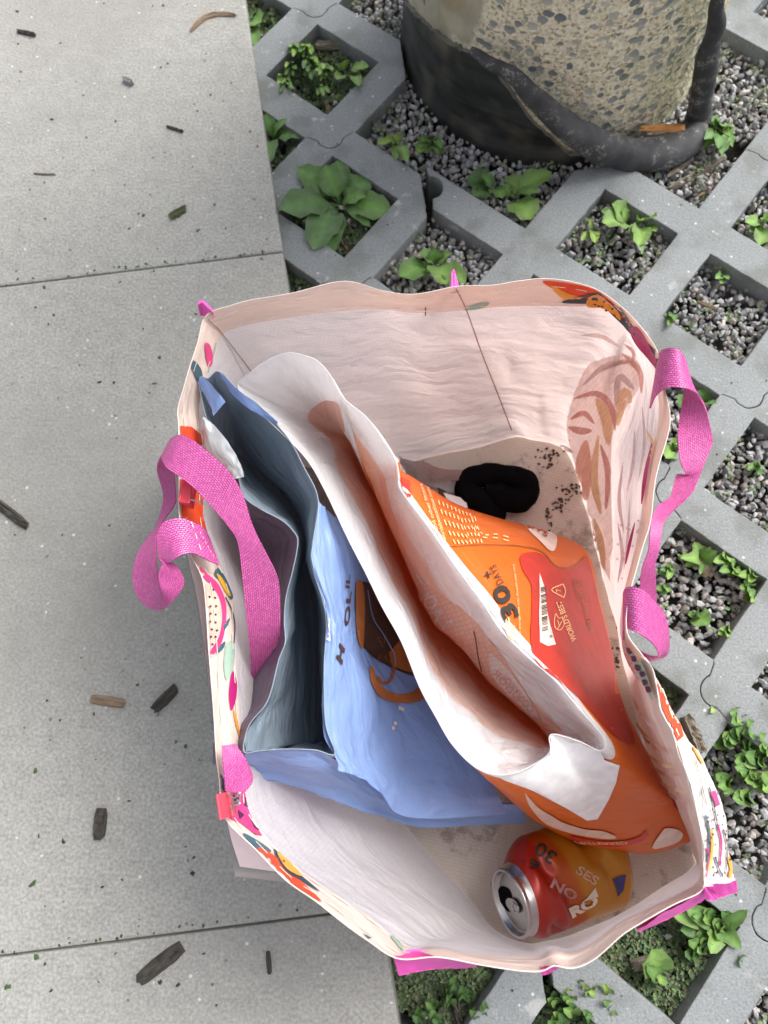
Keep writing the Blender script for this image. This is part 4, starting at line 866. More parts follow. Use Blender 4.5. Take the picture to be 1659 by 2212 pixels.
# outer face showing along the lower right, bulging outwards below the hem
o_in = [(1386,1415),(1411,1451),(1426,1530),(1460,1605),(1485,1682),(1512,1780),(1519,1850),(1520,1916)]
o_out = [(1394,1427),(1425,1483),(1467,1559),(1494,1610),(1527,1655),(1564,1765),(1578,1872),(1590,1905)]
o_bot = [(1400,1440),(1430,1500),(1460,1580),(1485,1625),(1505,1680),(1535,1780),(1545,1860),(1550,1890)]
p = Part('outer_panel', bag); GG = loft([pp(o_in, ZR+.0005), pp([tuple(lerp(np.array(a, float), np.array(b, float), .5)) for a, b in zip(o_in, o_out)], ZR-.006), pp(o_out, ZR-.03), pp(o_bot, .12), pp(o_bot, .02)], 8, 6, False)
GG = wrinkle(GG, .002, 9, 6, 3); p.grid(GG, M['outer']); OB = p.bvh()
decal(p, OB, [(1416,1470),(1440,1500),(1467,1556),(1475,1590),(1462,1602),(1446,1570),(1430,1530)], M['i_org'], step=6)
line(p, OB, [(1428,1488),(1444,1530),(1458,1575),(1470,1600)], 1.8, M['i_stitch'], off=.001, dash=3)
for (a, b_, w_) in (([(1485,1590),(1500,1625),(1515,1650)], 'i_amber', 4), ([(1530,1700),(1540,1740),(1548,1790)], 'i_navy', 2.5), ([(1536,1720),(1542,1730),(1550,1700)], 'i_navy', 1.5), ([(1522,1760),(1530,1800),(1526,1860)], 'i_teal', 4), ([(1534,1790),(1536,1830),(1530,1880)], 'i_amber', 5), ([(1548,1780),(1556,1820),(1552,1870)], 'i_mag', 4), ([(1560,1790),(1568,1830),(1566,1880)], 'i_navy', 2),
                    ([(1570,1850),(1576,1875),(1574,1895)], 'i_amber', 6), ([(1542,1850),(1548,1870),(1560,1895)], 'i_teal', 3), ([(1500,1640),(1512,1690),(1524,1740)], 'i_navy', 1.4), ([(1524,1830),(1530,1850),(1524,1895)], 'i_mag', 3), ([(1512,1700),(1516,1740),(1514,1770)], 'i_navy', 1.3)):
    line(p, OB, a, w_, M[b_], off=.001)
decal(p, OB, [(1532,1710),(1542,1708),(1552,1738),(1545,1742)], M['i_pink'], off=.0012, step=5)
for k in range(40):
    x, y = rs.uniform(1524, 1575), rs.uniform(1740, 1890); decal(p, OB, [(x-1.5, y-2.5), (x+1.5, y-2), (x+1.2, y+2.5), (x-1.2, y+2)], M['i_dot'], off=.0014, step=5)
p.build()
def tape(name, top, bot, zt, zb, extra=None):
    p = Part('binding_tape', bag); p.grid(wrinkle(loft([pp(top, zt), pp(bot, zb)], 6, 3, False), .0012, 12, 3, 5), M['tape']); p.grid(loft([pp(bot, zb), pp([(x, y-6) for x, y in top], zt-.02)], 6, 3, False), M['tape']); return p.build()
tape('a', [(849,2066),(900,2056),(960,2068),(1030,2083)], [(862,2108),(910,2098),(960,2092),(1030,2090)], ZR-.002, ZR-.02)
tape('b', [(1165,2088),(1185,2086),(1205,2084)], [(1170,2108),(1188,2103),(1207,2090)], ZR-.002, ZR-.014)
tape('c', [(1375,2010),(1430,1975),(1490,1940),(1522,1922)], [(1380,2014),(1445,1985),(1500,1957),(1530,1935)], ZR-.004, ZR-.03)
tape('d', [(1519,1912),(1560,1908),(1590,1903)], [(1526,1946),(1560,1938),(1594,1925)], ZR, ZR-.012)
tape('e', [(1518,1918),(1530,1916),(1540,1922)], [(1540,1948),(1548,1942),(1552,1936)], ZR+.004, ZR-.004)
tape('f', [(427,658),(440,655),(460,676)], [(432,682),(445,684),(462,690)], ZR+.004, ZR-.012)
tape('g', [(975,592),(981,588),(988,612)], [(974,622),(984,624),(994,622)], ZR-.006, ZR-.004)

# ------------------------------------------------------------------ pink webbing straps
sL = [(545,1540,.15,562,1540,.16),(543,1465,.2,598,1465,.2),(538,1390,.235,606,1387,.235),(531,1320,.255,606,1315,.255),(523,1240,.27,600,1250,.27),(514,1172,.28,572,1190,.28),(493,1137,.285,545,1132,.285),(457,1094,.292,524,1066,.292),(420,1055,.297,493,1016,.3),(385,1028,.3,446,973,.302),(364,1014,.298,408,945,.3),(354,1000,.292,380,942,.295),(348,988,.285,360,965,.28),
 (339,1008,.268,362,1004,.268),(343,1030,.255,375,1022,.262),(353,1065,.242,379,1062,.25),(351,1095,.235,377,1090,.245),(336,1139,.233,352,1126,.243),(318,1163,.233,340,1152,.245),(298,1196,.233,336,1183,.248),(288,1235,.233,338,1215,.25),(290,1270,.235,341,1245,.252),(303,1296,.238,345,1268,.256),(325,1314,.244,349,1285,.262),(350,1316,.252,350,1282,.268),(375,1295,.26,345,1266,.276),(397,1262,.264,342,1245,.28),(390,1236,.27,346,1228,.284),(374,1218,.275,352,1219,.284),
 (360,1217,.281,341,1198,.284),(372,1212,.286,341,1155,.288),(385,1203,.289,354,1128,.29),(400,1197,.288,386,1119,.289),(420,1196,.284,415,1127,.284),(450,1211,.276,438,1140,.277),(473,1220,.268,452,1162,.269)]
p = Part('strap', bag); ribbon(p, sL, M['web'])
ribbon(p, [(479,1612,.279,508,1606,.277),(481,1640,.283,532,1642,.272),(484,1675,.283,546,1683,.262),(487,1708,.279,526,1714,.266)], M['web'])
SB = p.bvh(); line(p, SB, [(412,1128),(424,1165),(436,1200)], 1.2, M['i_stitch'], off=.0012, dash=2); line(p, SB, [(430,1150),(446,1180),(462,1208)], 1, M['i_label'], off=.0012, dash=1); p.build()
sR = [(1404,882,.255,1424,762,.268),(1416,856,.268,1432,756,.277),(1440,838,.278,1452,752,.285),(1472,838,.282,1470,760,.284),(1498,846,.278,1484,792,.272),(1513,860,.27,1482,832,.262),(1525,885,.264,1474,868,.255),(1534,920,.258,1465,925,.25),(1540,953,.254,1465,965,.25),(1527,990,.252,1470,1000,.25),(1514,1022,.252,1480,1025,.248),(1504,1045,.253,1463,1025,.242),(1498,1060,.255,1455,1050,.244),(1480,1080,.256,1446,1076,.248),(1452,1106,.257,1420,1094,.252),(1434,1130,.257,1408,1122,.256),(1428,1160,.258,1403,1160,.26),(1423,1190,.257,1400,1190,.258),(1415,1222,.252,1388,1224,.253),(1417,1258,.244,1383,1258,.244),(1418,1300,.232,1388,1300,.235)]
p = Part('strap', bag); ribbon(p, sR, M['web'])
ribbon(p, [(1346,1398,.245,1347,1282,.257),(1349,1360,.262,1352,1271,.272),(1370,1364,.272,1366,1267,.28),(1392,1376,.27,1388,1274,.279),(1410,1390,.262,1412,1297,.268),(1420,1407,.25,1436,1330,.255),(1423,1421,.24,1444,1372,.24),(1408,1421,.228,1440,1414,.225),(1378,1404,.22,1405,1428,.208)], M['web']); p.build()

# ------------------------------------------------------------------ laminated sheet and binder clips on the left side
lam = empty('laminated_sheet', 'white sheet in clear laminate clipped to the left outside of the bag', 'sign', P(430, 1500, .13))
lt = [(362,1000),(395,1190),(420,1290),(445,1450),(470,1650),(487,1780),(505,1890)]
top = pp([(384,1000),(412,1190),(436,1290),(458,1450),(480,1650),(505,1780),(520,1800)], .262); base = pp(lt, .235)
low_l = pp([(362,1000),(398,1190),(420,1290),(445,1450),(470,1650),(488,1780),(508,1893)], .2); low_r = pp([(470,1000),(480,1190),(490,1290),(510,1450),(560,1650),(600,1780),(640,1908)], .12)
GL = np.array([lerp(low_l, low_r, t) for t in (0, .03, .5, 1)]); GL = np.array([cr(r, 5) for r in GL])
p = Part('laminate', lam); p.grid(GL, M['clear']); p.build()
pl = pp([(370,1012),(405,1200),(426,1292),(448,1450),(472,1650),(494,1790),(518,1872)], .2017); pr = pp([(468,1012),(478,1200),(488,1292),(508,1450),(558,1650),(598,1790),(632,1888)], .1225)
p = Part('paper', lam); p.grid(np.array([cr(lerp(pl, pr, t), 5) for t in (0, .5, 1)]), M['paper']); p.build()
def binder(lbl, quad, wires, z):
    e = empty('binder_clip', lbl, 'binder clip', P(*quad[0], z), 'red binder clips holding the laminated sheet')
    p = Part('clip_body', e); a, b, c, d = [P(x, y, z) for x, y in quad]; dn = np.array([0, 0, -.014]); mid1, mid2 = (a+b)/2+dn*.6, (d+c)/2+dn*.6
    r1 = [a, a+dn*.12, a+dn]; ext = [lerp(a, b, 0), lerp(a, b, .04)+dn*1, lerp(a, b, .96)+dn*1, b]
    ext2 = [d, lerp(d, c, .04)+dn*1, lerp(d, c, .96)+dn*1, c]
    p.grid(np.array([[a, b], [lerp(a, d, .5)+(0, 0, .0012), lerp(b, c, .5)+(0, 0, .0012)], [d, c]]), M['clip']); p.grid(np.array([ext, ext2]), M['clip'])
    p.add([a, ext[1], ext[2], b], [(0, 1, 2, 3)], M['clip']); p.add([d, ext2[1], ext2[2], c], [(0, 1, 2, 3)], M['clip'])
    tube(p, [a+(0, 0, .0006), d+(0, 0, .0006)], .0009, M['clip'], seg=8, sub=3); tube(p, [b+(0, 0, .0006), c+(0, 0, .0006)], .0009, M['clip'], seg=8, sub=3); p.build()
    for k, wv in enumerate(wires): p = Part('wire_handle', e); tube(p, pp(wv), .0006, M['alu'], seg=8, sub=6); p.build()
binder('red binder clip under the pink strap on the orange part of the hem', [(396,1037),(415,1038),(408,1088),(388,1084)], [[(415,1050,.284),(428,1056,.286),(438,1062,.285),(420,1044,.285)], [(412,1080,.284),(425,1082,.286),(436,1090,.284),(434,1070,.286),(426,1060,.286)]], .283)
binder('red binder clip on the pink fruit print at the lower left bag corner', [(469,1716),(492,1711),(503,1763),(477,1770)], [[(492,1716,.284),(506,1724,.286),(518,1712,.286),(516,1730,.285),(498,1734,.284)], [(499,1752,.284),(505,1740,.286),(518,1736,.286),(512,1728,.285)]], .281)

# ------------------------------------------------------------------ litter bag (white and orange)
Lb = empty('litter_bag', 'empty white and orange cat litter bag gaping open across the shopping bag', 'packaging bag', P(1100, 1400, .01))
MO = [(515,828,.25),(543,803,.262),(580,778,.27),(621,763,.275),(656,768,.275),(687,781,.272),(715,813,.27),(742,860,.266),(793,903,.262),(832,957,.258),(856,998,.254),(861,1030,.25),(867,1060,.247),(927,1140,.243),(986,1226,.24),(1044,1304,.236),(1083,1363,.235),(1142,1421,.235),(1201,1472,.234),(1251,1531,.234),(1303,1592,.233),(1298,1622,.228),(1247,1600,.226),(1190,1587,.226),
      (1187,1626,.224),(1143,1657,.222),(1099,1673,.222),(1060,1671,.222),(1020,1652,.224),(975,1605,.226),(940,1545,.229),(905,1480,.232),(868,1387,.236),(825,1309,.24),(790,1237,.243),(750,1160,.247),(705,1065,.251),(665,995,.254),(614,941,.256),(560,890,.256),(525,855,.254)]
VAL = [(768,950),(778,980),(793,1016),(824,1094),(851,1153),(898,1261),(921,1318),(955,1364),(989,1391),(1045,1459),(1084,1498),(1152,1558),(1187,1600)]
vl = cr(np.array(VAL, float), 10)
def vat(t): return vl[int(round(t*(len(vl)-1)))]
nM = len(MO); iR0, iR1, iL0, iL1 = 7, 22, 24, 38
mo = pp(MO); I1, I2, I3 = [], [], []
for k in range(nM):
    x, y, z = MO[k]
    if iR0 <= k <= iR1: t = (k-iR0)/(iR1-iR0); v = vat(t); a = (lerp(x, v[0], .5), lerp(y, v[1], .5), .19); b = (v[0], v[1], .14); c = (v[0]+14, v[1]+6, .06)
    elif iL0 <= k <= iL1: t = 1-(k-iL0)/(iL1-iL0); v = vat(t); a = (lerp(x, v[0], .42), lerp(y, v[1], .42), .19); b = (lerp(x, v[0], .85), lerp(y, v[1], .85), .11); c = (v[0]+14, v[1]+6, .04)
    elif k == 23: v = vat(1); a = (1188, 1598, .19); b = (1187, 1602, .13); c = (1186, 1604, .05)
    else:
        v = vat(0) if k > 38 or k < 3 else vat(.06*(k-2)); a = (lerp(x, v[0], .45), lerp(y, v[1], .5), .2); b = (lerp(x, v[0], .85), lerp(y, v[1], .9), .13); c = (v[0]+14, v[1]+6, .06)
    I1.append(P(*a)); I2.append(P(*b)); I3.append(P(*c))
I4 = [lerp(q, np.array(I3).mean(0), .03)*[1, 1, .4] for q in I3]
Gi = loft([mo, np.array(I1), np.array(I2), np.array(I3), np.array(I4)], 7, 11); Gi = wrinkle(Gi, .0038, 16, 2.2, 1, True, .12)
dv = np.zeros(Gi.shape[0]); dv[1:] = np.cumsum(np.linalg.norm(np.diff(Gi, axis=0), axis=2).mean(1)); du = np.linspace(0, 1.1, Gi.shape[1])
uvl = np.stack(np.meshgrid(du, dv), -1); wq = np.array([max(0, 1-abs(((k/7+4) % nM)-6)/7.0) for k in range(Gi.shape[1])]); uvl[..., 1] -= .07*wq[None, :]
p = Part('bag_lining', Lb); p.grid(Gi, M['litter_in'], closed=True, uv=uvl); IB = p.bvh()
T = lambda *a, **k: text(p, IB, *a, **k)
# print showing through the lining, seen from behind
decal(p, IB, [(692,868),(712,864),(732,872),(742,905),(752,950),(772,1000),(762,1003),(745,980),(715,950),(670,915),(666,890)], M['s_salm'], step=7, smooth=3)
decal(p, IB, [(866,1182),(900,1235),(940,1275),(990,1308),(1030,1345),(1078,1405),(1120,1470),(1160,1530),(1178,1575),(1150,1553),(1084,1494),(1045,1455),(989,1387),(955,1360),(921,1312),(890,1240)], M['s_salm'], step=8, off=.0005)
decal(p, IB, [(1057,1410),(1066,1412),(1100,1445),(1140,1500),(1165,1545),(1150,1545),(1100,1500),(1062,1455)], M['s_pale'], step=7, off=.0011)
T('ODOR', 1098, 1478, (56, 62), (12, -12), M['s_rose'], mirror=True, off=.0018, bold=.01); T('CONTROL', 1120, 1495, (66, 78), (11, -11), M['s_rose'], mirror=True, off=.0018, bold=.01)
T('LL', 972, 1352, (30, 50), (24, -18), M['s_pale'], mirror=True, off=.0014, bold=.02); T('AO', 940, 1312, (30, 50), (24, -18), M['s_pale'], mirror=True, off=.0014, bold=.02); T('LIT', 908, 1268, (26, 44), (20, -15), M['s_pale'], mirror=True, off=.0014, bold=.02)
line(p, IB, [(1025,1362),(1029,1380),(1034,1415),(1042,1450)], 2.2, M['i_brown'], off=.001)
p.build()
Bo = {10: (866,1031,.10), 11: (869,1031,.08), 12: (900,1042,.07), 13: (985,1092,.06), 14: (1080,1121,.05), 15: (1180,1150,.045), 16: (1263,1191,.045), 17: (1290,1290,.04), 18: (1318,1400,.035), 19: (1350,1530,.03), 20: (1440,1700,.035), 21: (1515,1790,.04), 22: (1430,1836,.05), 23: (1360,1840,.055), 24: (1300,1833,.06), 25: (1220,1810,.065), 26: (1160,1778,.07), 27: (1088,1716,.08), 28: (1070,1690,.08)}
B1, B2, B3 = [], [], []
for k in range(nM):
    x, y, z = MO[k]
    if k in Bo:
        b = Bo[k]; q = np.array(mo[k]); e = P(*b); B1.append(lerp(q, e, .3)+[0, 0, .018]); B2.append(lerp(q, e, .68)+[0, 0, .014]); B3.append(e)
    elif k < 10: e = P(x+60, y+90, .06); q = mo[k]; B1.append(lerp(q, e, .3)); B2.append(lerp(q, e, .7)); B3.append(e)
    else: e = P(x+70, y+10, .05); q = mo[k]; B1.append(lerp(q, e, .3)); B2.append(lerp(q, e, .7)); B3.append(e)
B1, B2, B3 = map(np.array, (B1, B2, B3)); e2 = B3*[1, 1, .2]+(B3.mean(0)-B3)*.04
for k, dz in ((14, .01), (15, .02), (16, .012)): B2[k][2] += dz
Go = loft([mo, B1, B2, B3, e2], 7, 12); Go = wrinkle(Go, .003, 12, 2.4, 2, True, .15)
p = Part('printed_shell', Lb); p.grid(Go, M['orange'], closed=True, fm=lambda v, u: M['white'] if (v < .045 or not (10/nM < u < 28/nM)) else M['orange']); XB = p.bvh()
T = lambda *a, **k: text(p, XB, *a, **k)
X = lambda poly, m, **k: decal(p, XB, poly, M[m], **k)
X([(1050,1668),(1099,1676),(1143,1660),(1187,1630),(1190,1590),(1247,1598),(1298,1622),(1306,1640),(1338,1652),(1330,1690),(1315,1725),(1290,1768),(1268,1771),(1225,1745),(1150,1706),(1090,1684)], 'i_film', step=9)
X([(845,1010),(860,1030),(930,1132),(986,1216),(1044,1294),(1090,1355),(1150,1415),(1205,1468),(1255,1528),(1303,1585),(1303,1600),(1255,1552),(1200,1492),(1140,1432),(1080,1372),(1040,1312),(980,1234),(924,1150),(868,1070)], 'white', step=9, off=.0012)
# red band and panels
X([(866,1030),(885,1040),(888,1070),(878,1088),(862,1060)], 'i_canred', step=6)
X([(1122,1210),(1128,1197),(1158,1194),(1182,1206),(1196,1226),(1240,1222),(1268,1205),(1290,1290),(1318,1400),(1345,1520),(1370,1600),(1352,1606),(1310,1575),(1262,1520),(1206,1470),(1150,1418),(1148,1300),(1146,1262),(1130,1235)], 'i_red', step=10, smooth=3, off=.0006)
X([(1440,1700),(1475,1712),(1512,1770),(1500,1775),(1455,1742)], 'i_canred', step=8)
X([(1125,1118),(1150,1128),(1180,1146),(1202,1160),(1198,1188),(1186,1190),(1166,1170),(1140,1145)], 'i_peach', smooth=3, off=.0008)
T('GYS', 1160, 1145, (44, 28), (5, -9), M['i_red'], off=.0014, bold=.01)
line(p, XB, [(970,1181),(1040,1177),(1120,1180),(1170,1192),(1200,1222),(1235,1226),(1266,1204)], 2.5, M['i_copper'], off=.0009)
fy = (("and other litters", 918, 1085, 34, 100), ("worldsbestcatlitter.com/", 934, 1098, 38, 118))
for s, cx, cy, a, b_ in fy: T(s, cx+6, cy+12, (-a*.9, -b_*.9) if False else (-a, -b_), (-7, 3), M['i_lite'], off=.0009, bold=.01)
for k in range(5):
    x0 = 946+k*9; line(p, XB, [(x0, 1082+k*4), (x0+8, 1112+k*3), (x0+22, 1148+k*2), (x0+36, 1176)], 2.6, M['i_lite'], off=.0009, dash=2)
for k in range(4):
    x0 = 990+k*8; line(p, XB, [(x0, 1102+k*3), (x0+8, 1130), (x0+18, 1152), (x0+26, 1174)], 2.4, M['i_lite'], off=.0009, dash=2)
for k in range(2): line(p, XB, [(1018+k*7, 1118), (1026+k*7, 1150-k*4), (1042+k*5, 1162-k*5), (1075, 1164-k*8), (1110, 1174-k*8)], 2.4, M['i_lite'], off=.0009, dash=2)
T('30', 1090, 1303, (-30, -72), (-33, 14), M['i_black'], off=.0012, bold=.035); T('+', 1052, 1243, (-5, -15), (-15, 5), M['i_black'], off=.0012, bold=.01); T('DAYS', 1071, 1243, (-18, -40), (-13, 6), M['i_black'], off=.0012, bold=.0)
T('=', 1094, 1340, (-2, -9), (9, -1), M['i_lite'], off=.0012, bold=.02)
X([(1085,1352),(1096,1346),(1104,1358),(1110,1352),(1112,1372),(1106,1388),(1094,1372)], 'i_lite', step=4, off=.001)
T('Based on average size cats. Results may vary', 1117, 1310, (-14, -180), (-6, 0), M['i_lite'], off=.001, bend=2.6)
X([(1164,1238),(1175,1270),(1180,1320),(1199,1393),(1182,1397),(1165,1388),(1163,1330),(1164,1290)], 'i_peach', step=7, off=.0009)
for k in range(30):
    if k in (4, 11, 19, 26): continue
    y = 1272+k*3.2; line(p, XB, [(1166+.10*(k-4), y), (1177+.12*k, y-3.5)], random.choice((1.1, 1.7, 2.3)), M['i_black'], off=.0014, sub=2)
T('8', 1188, 1376, (-1, -5), (-5, 1), M['i_black'], off=.0013)
line(p, XB, [(1214,1262),(1189,1275),(1216,1291)], 2.2, M['i_lite'], off=.001, sub=3); line(p, XB, [(1216,1291),(1219,1276),(1214,1262)], 2.2, M['i_lite'], off=.001, sub=3); T('7', 1204, 1276, (-2, -7), (-10, 2), M['i_lite'], off=.001)
T("WORLD'S BEST", 1221, 1343, (-34, -86), (-12, 5), M['i_lite'], off=.001, bold=.02, bend=-.25)
for q in ([(1195,1345),(1198,1326),(1204,1336),(1212,1336),(1216,1350),(1208,1362),(1198,1358),(1195,1345)], [(1202,1340),(1206,1352)], [(1212,1342),(1202,1360)]): line(p, XB, q, 1.6, M['i_lite'], off=.001, sub=3)
T('NET WT 32 LB', 1262, 1310, (-26, -112), (-10, 3), M['i_copper'], off=.001, bold=.01)
T('LARGER BAG', 1243, 1275, (-14, -50), (-8, 2), M['i_copper'], off=.001)
# label on the near side (its square code is left out) and arc lettering
X([(1134,1710),(1142,1720),(1165,1744),(1195,1762),(1215,1774),(1262,1789),(1300,1793),(1330,1805),(1322,1810),(1290,1808),(1230,1797),(1180,1778),(1152,1750),(1140,1730)], 'i_label', smooth=3, off=.0009)
line(p, XB, [(1150,1768),(1200,1797),(1260,1815),(1330,1822),(1380,1812),(1398,1797)], 11, M['i_canred'], off=.0008)
T('PREFERRED', 1300, 1818, (110, 0), (6, 6), M['i_lite'], off=.0013, bold=.01, bend=-1.2)
X([(1430,1793),(1442,1787),(1462,1790),(1474,1800),(1466,1815),(1440,1826),(1408,1830)], 'i_peach', smooth=3, off=.0009)
X([(1444,1712),(1462,1722),(1478,1742),(1468,1744),(1454,1728)], 'i_peach', off=.0013, step=6)
p.build()
p = Part('mouth_edge', Lb); tube(p, Gi[0], .0005, M['white'], seg=6, sub=1, closed=True); p.build()

# ------------------------------------------------------------------ blue pouch
Bp = empty('blue_pouch', 'crumpled pale blue pet food pouch with grey lining, torn open at left', 'packaging bag', P(700, 1500, .01))
MB_ = [(430,818,.25),(450,818,.262),(474,803,.268),(519,848,.262),(558,875,.26),(621,945,.257),(656,1008,.256),(687,1078,.255),(676,1168,.254),(672,1215,.254),(696,1293,.252),(705,1348,.25),(700,1445,.249),(703,1562,.248),(723,1628,.246),
      (680,1620,.25),(620,1618,.252),(560,1622,.253),(528,1625,.253),(530,1590,.253),(543,1559,.253),(579,1512,.253),(602,1426,.252),(616,1387,.252),(614,1340,.252),(618,1289,.252),(633,1230,.252),(643,1176,.252),(637,1152,.252),(610,1125,.253),(567,1102,.254),(528,1074,.255),(515,1035,.255),(488,990,.254),(462,945,.252),(442,890,.25)]
WB_ = [(470,880),(500,930),(545,1000),(600,1060),(640,1110),(660,1170),(662,1230),(685,1310),(692,1400),(694,1500),(705,1600)]
wl_ = cr(np.array(WB_, float), 10); wat = lambda t: wl_[int(round(t*(len(wl_)-1)))]
nB = len(MB_); mb = pp(MB_); J1, J2, J3, K1, K2, K3 = [], [], [], [], [], []
for k in range(nB):
    x, y, z = MB_[k]
    if 2 <= k <= 14: t = (k-2)/12; v = wat(t); a = (lerp(x, v[0], .5), lerp(y, v[1], .5), .2); b = (v[0], v[1], .14); c = (v[0]+6, v[1]+4, .07)
    elif 18 <= k <= 34: t = 1-(k-18)/16; v = wat(t); a = (lerp(x, v[0], .38), lerp(y, v[1], .38), .2); b = (lerp(x, v[0], .8), lerp(y, v[1], .8), .13); c = (v[0]+6, v[1]+4, .05)
    elif 14 < k < 18: v = wat(1); a = (lerp(x, v[0], .3), y-6, .19); b = (lerp(x, v[0], .6), y-14, .12); c = (lerp(x, v[0], .9), y-20, .06)
    else: v = wat(0); a = (lerp(x, v[0], .5), lerp(y, v[1], .5), .2); b = (v[0], v[1], .13); c = (v[0]+6, v[1]+6, .06)
    J1.append(P(*a)); J2.append(P(*b)); J3.append(P(*c))
J4 = np.array(J3)*[1, 1, .4]
Gs = loft([mb, np.array(J1), np.array(J2), np.array(J3), J4], 7, 10); Gs = wrinkle(Gs, .0045, 13, 2.0, 4, True, .12)
p = Part('pouch_lining', Bp); p.grid(Gs, M['silver'], closed=True); p.build()
p = Part('pouch_edge', Bp); tube(p, Gs[0], .0004, M['silver'], seg=6, sub=1, closed=True); p.build()
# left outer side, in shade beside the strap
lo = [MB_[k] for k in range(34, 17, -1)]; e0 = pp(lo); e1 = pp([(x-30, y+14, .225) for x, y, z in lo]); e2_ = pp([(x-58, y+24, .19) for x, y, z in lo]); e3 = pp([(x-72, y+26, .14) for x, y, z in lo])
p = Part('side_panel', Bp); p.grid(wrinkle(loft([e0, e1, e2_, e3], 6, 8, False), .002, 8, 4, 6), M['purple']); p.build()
# front panel, flopping over to the right with its print
rows = [[(687,1078,.2545),(700,1088,.25),(716,1100,.235),(740,1125,.2),(775,1165,.17)], [(676,1168,.2535),(704,1178,.25),(738,1192,.225),(785,1215,.175),(840,1260,.14)], [(672,1215,.2535),(712,1250,.248),(752,1282,.215),(800,1300,.165),(870,1330,.12)], [(696,1293,.2515),(724,1325,.245),(760,1350,.21),(815,1370,.16),(900,1400,.11)],
        [(705,1348,.2495),(732,1385,.243),(768,1402,.205),(830,1430,.15),(940,1460,.1)], [(700,1445,.2485),(735,1470,.238),(780,1490,.2),(860,1520,.145),(990,1560,.1)], [(703,1562,.2475),(742,1580,.232),(795,1600,.19),(885,1630,.14),(1050,1650,.1)], [(723,1630,.245),(757,1650,.227),(808,1672,.185),(895,1710,.14),(1075,1715,.1)], [(726,1664,.243),(767,1678,.222),(820,1712,.18),(886,1766,.14),(1092,1759,.1)]]
FPg = loft([pp(r) for r in rows], 9, 8, False); FPg = wrinkle(FPg, .0045, 3, 5, 8)
p = Part('front_panel', Bp); uvf = np.stack(np.meshgrid(np.linspace(0, .2, FPg.shape[1]), np.linspace(0, .28, FPg.shape[0])), -1); p.grid(FPg, M['blue'], uv=uvf[..., ::-1].copy()); FB2 = p.bvh()
Y = lambda poly, m, **k: decal(p, FB2, poly, M[m], **k)
Y([(776,1262),(800,1262),(840,1300),(900,1400),(905,1460),(850,1445),(812,1425),(790,1405),(772,1372),(768,1320)], 'i_brown', smooth=3)
Y([(768,1256),(782,1262),(786,1320),(782,1400),(770,1375),(766,1310)], 'i_copper', smooth=3, off=.001)
Y([(838,1410),(860,1385),(900,1410),(930,1455),(880,1452),(845,1440)], 'i_copper', step=6, off=.001)
Y([(798,1440),(806,1448),(812,1468),(832,1490),(860,1500),(890,1495),(915,1475),(935,1490),(905,1515),(860,1519),(822,1508),(802,1480),(797,1455)], 'i_copper', smooth=3, off=.001)
line(p, FB2, [(812,1462),(824,1474),(838,1474),(848,1455),(850,1430)], 6, M['i_copper'], off=.0012)
line(p, FB2, [(791,1275),(803,1335),(828,1375),(848,1410),(852,1440)], 2.2, M['blue'], off=.0014)
rsx = random.Random(2)
for k in range(5):
    x, y = rsx.uniform(805, 838), rsx.uniform(1360, 1420); line(p, FB2, [(x, y), (x+rsx.uniform(-8, 8), y+rsx.uniform(2, 12)), (x+rsx.uniform(-8, 8), y+rsx.uniform(8, 18))], 1.2, M['i_copper'], off=.0013)
T2 = lambda *a, **k: text(p, FB2, *a, **k)
T2('H', 735, 1412, (8, -46), (-13, -3), M['i_brown'], bold=.04, shear=.3); T2('O', 749, 1330, (5, -44), (-11, -2), M['i_brown'], bold=.03); T2('L', 752, 1290, (3, -26), (-9, -2), M['i_brown'], bold=.04); T2('IL', 750, 1256, (2, -30), (-8, -2), M['i_brown'], bold=.03)
for (x, y) in ((862, 1530), (868, 1532), (848, 1572), (852, 1562)): Y([(x-3, y-4), (x+3, y-3), (x+4, y+3), (x-2, y+5)], 'i_cream', off=.0008, step=4)
Y([(702,1330),(711,1336),(716,1370),(714,1385),(702,1386)], 'i_white', step=6, off=.0016)
p.build()
rows = [[(528,1626,.252),(600,1621,.251),(680,1622,.249),(728,1642,.238),(800,1684,.17),(900,1735,.12),(1130,1740,.08)], [(531,1645,.235),(600,1652,.235),(690,1672,.228),(745,1690,.2),(810,1722,.15),(905,1758,.11),(1132,1758,.07)], [(538,1665,.215),(600,1672,.212),(690,1698,.2),(748,1715,.175),(812,1742,.135),(912,1772,.095),(1134,1768,.06)], [(547,1682,.195),(601,1689,.19),(695,1717,.172),(749,1737,.155),(813,1758,.12),(918,1783,.085),(1136,1776,.05)], [(600,1600,.08),(650,1620,.08),(740,1640,.08),(790,1660,.07),(850,1690,.06),(950,1720,.05),(1130,1740,.03)]]
p = Part('lower_panel', Bp); LG = wrinkle(loft([pp(r) for r in rows], 9, 7, False), .0018, 10, 4, 11); p.grid(LG, M['blue']); LBv = p.bvh()
p.build()
p = Part('torn_foil', Bp); r1 = [(440,900,.262),(462,918,.262),(485,945,.262),(505,975,.262),(520,1005,.261),(528,1030,.26)]; r2 = [(436,905,.262),(448,940,.26),(464,975,.258),(482,1000,.257),(497,1020,.257),(508,1036,.257)]
r3 = [(434,912,.25),(438,955,.245),(448,990,.24),(465,1015,.235),(480,1040,.235),(500,1055,.23)]
p.grid(wrinkle(loft([pp(r1), pp(r2), pp(r3)], 7, 6, False), .0012, 12, 8, 2), M['foil']); p.build()
p = Part('folded_tip', Bp); p.grid(wrinkle(loft([pp([(427,826,.266),(435,813,.27),(461,836,.27),(487,868,.268)]), pp([(430,835,.262),(440,850,.26),(455,880,.26),(460,899,.262)])], 7, 7, False), .001, 6, 6, 3), M['blue']); p.build()
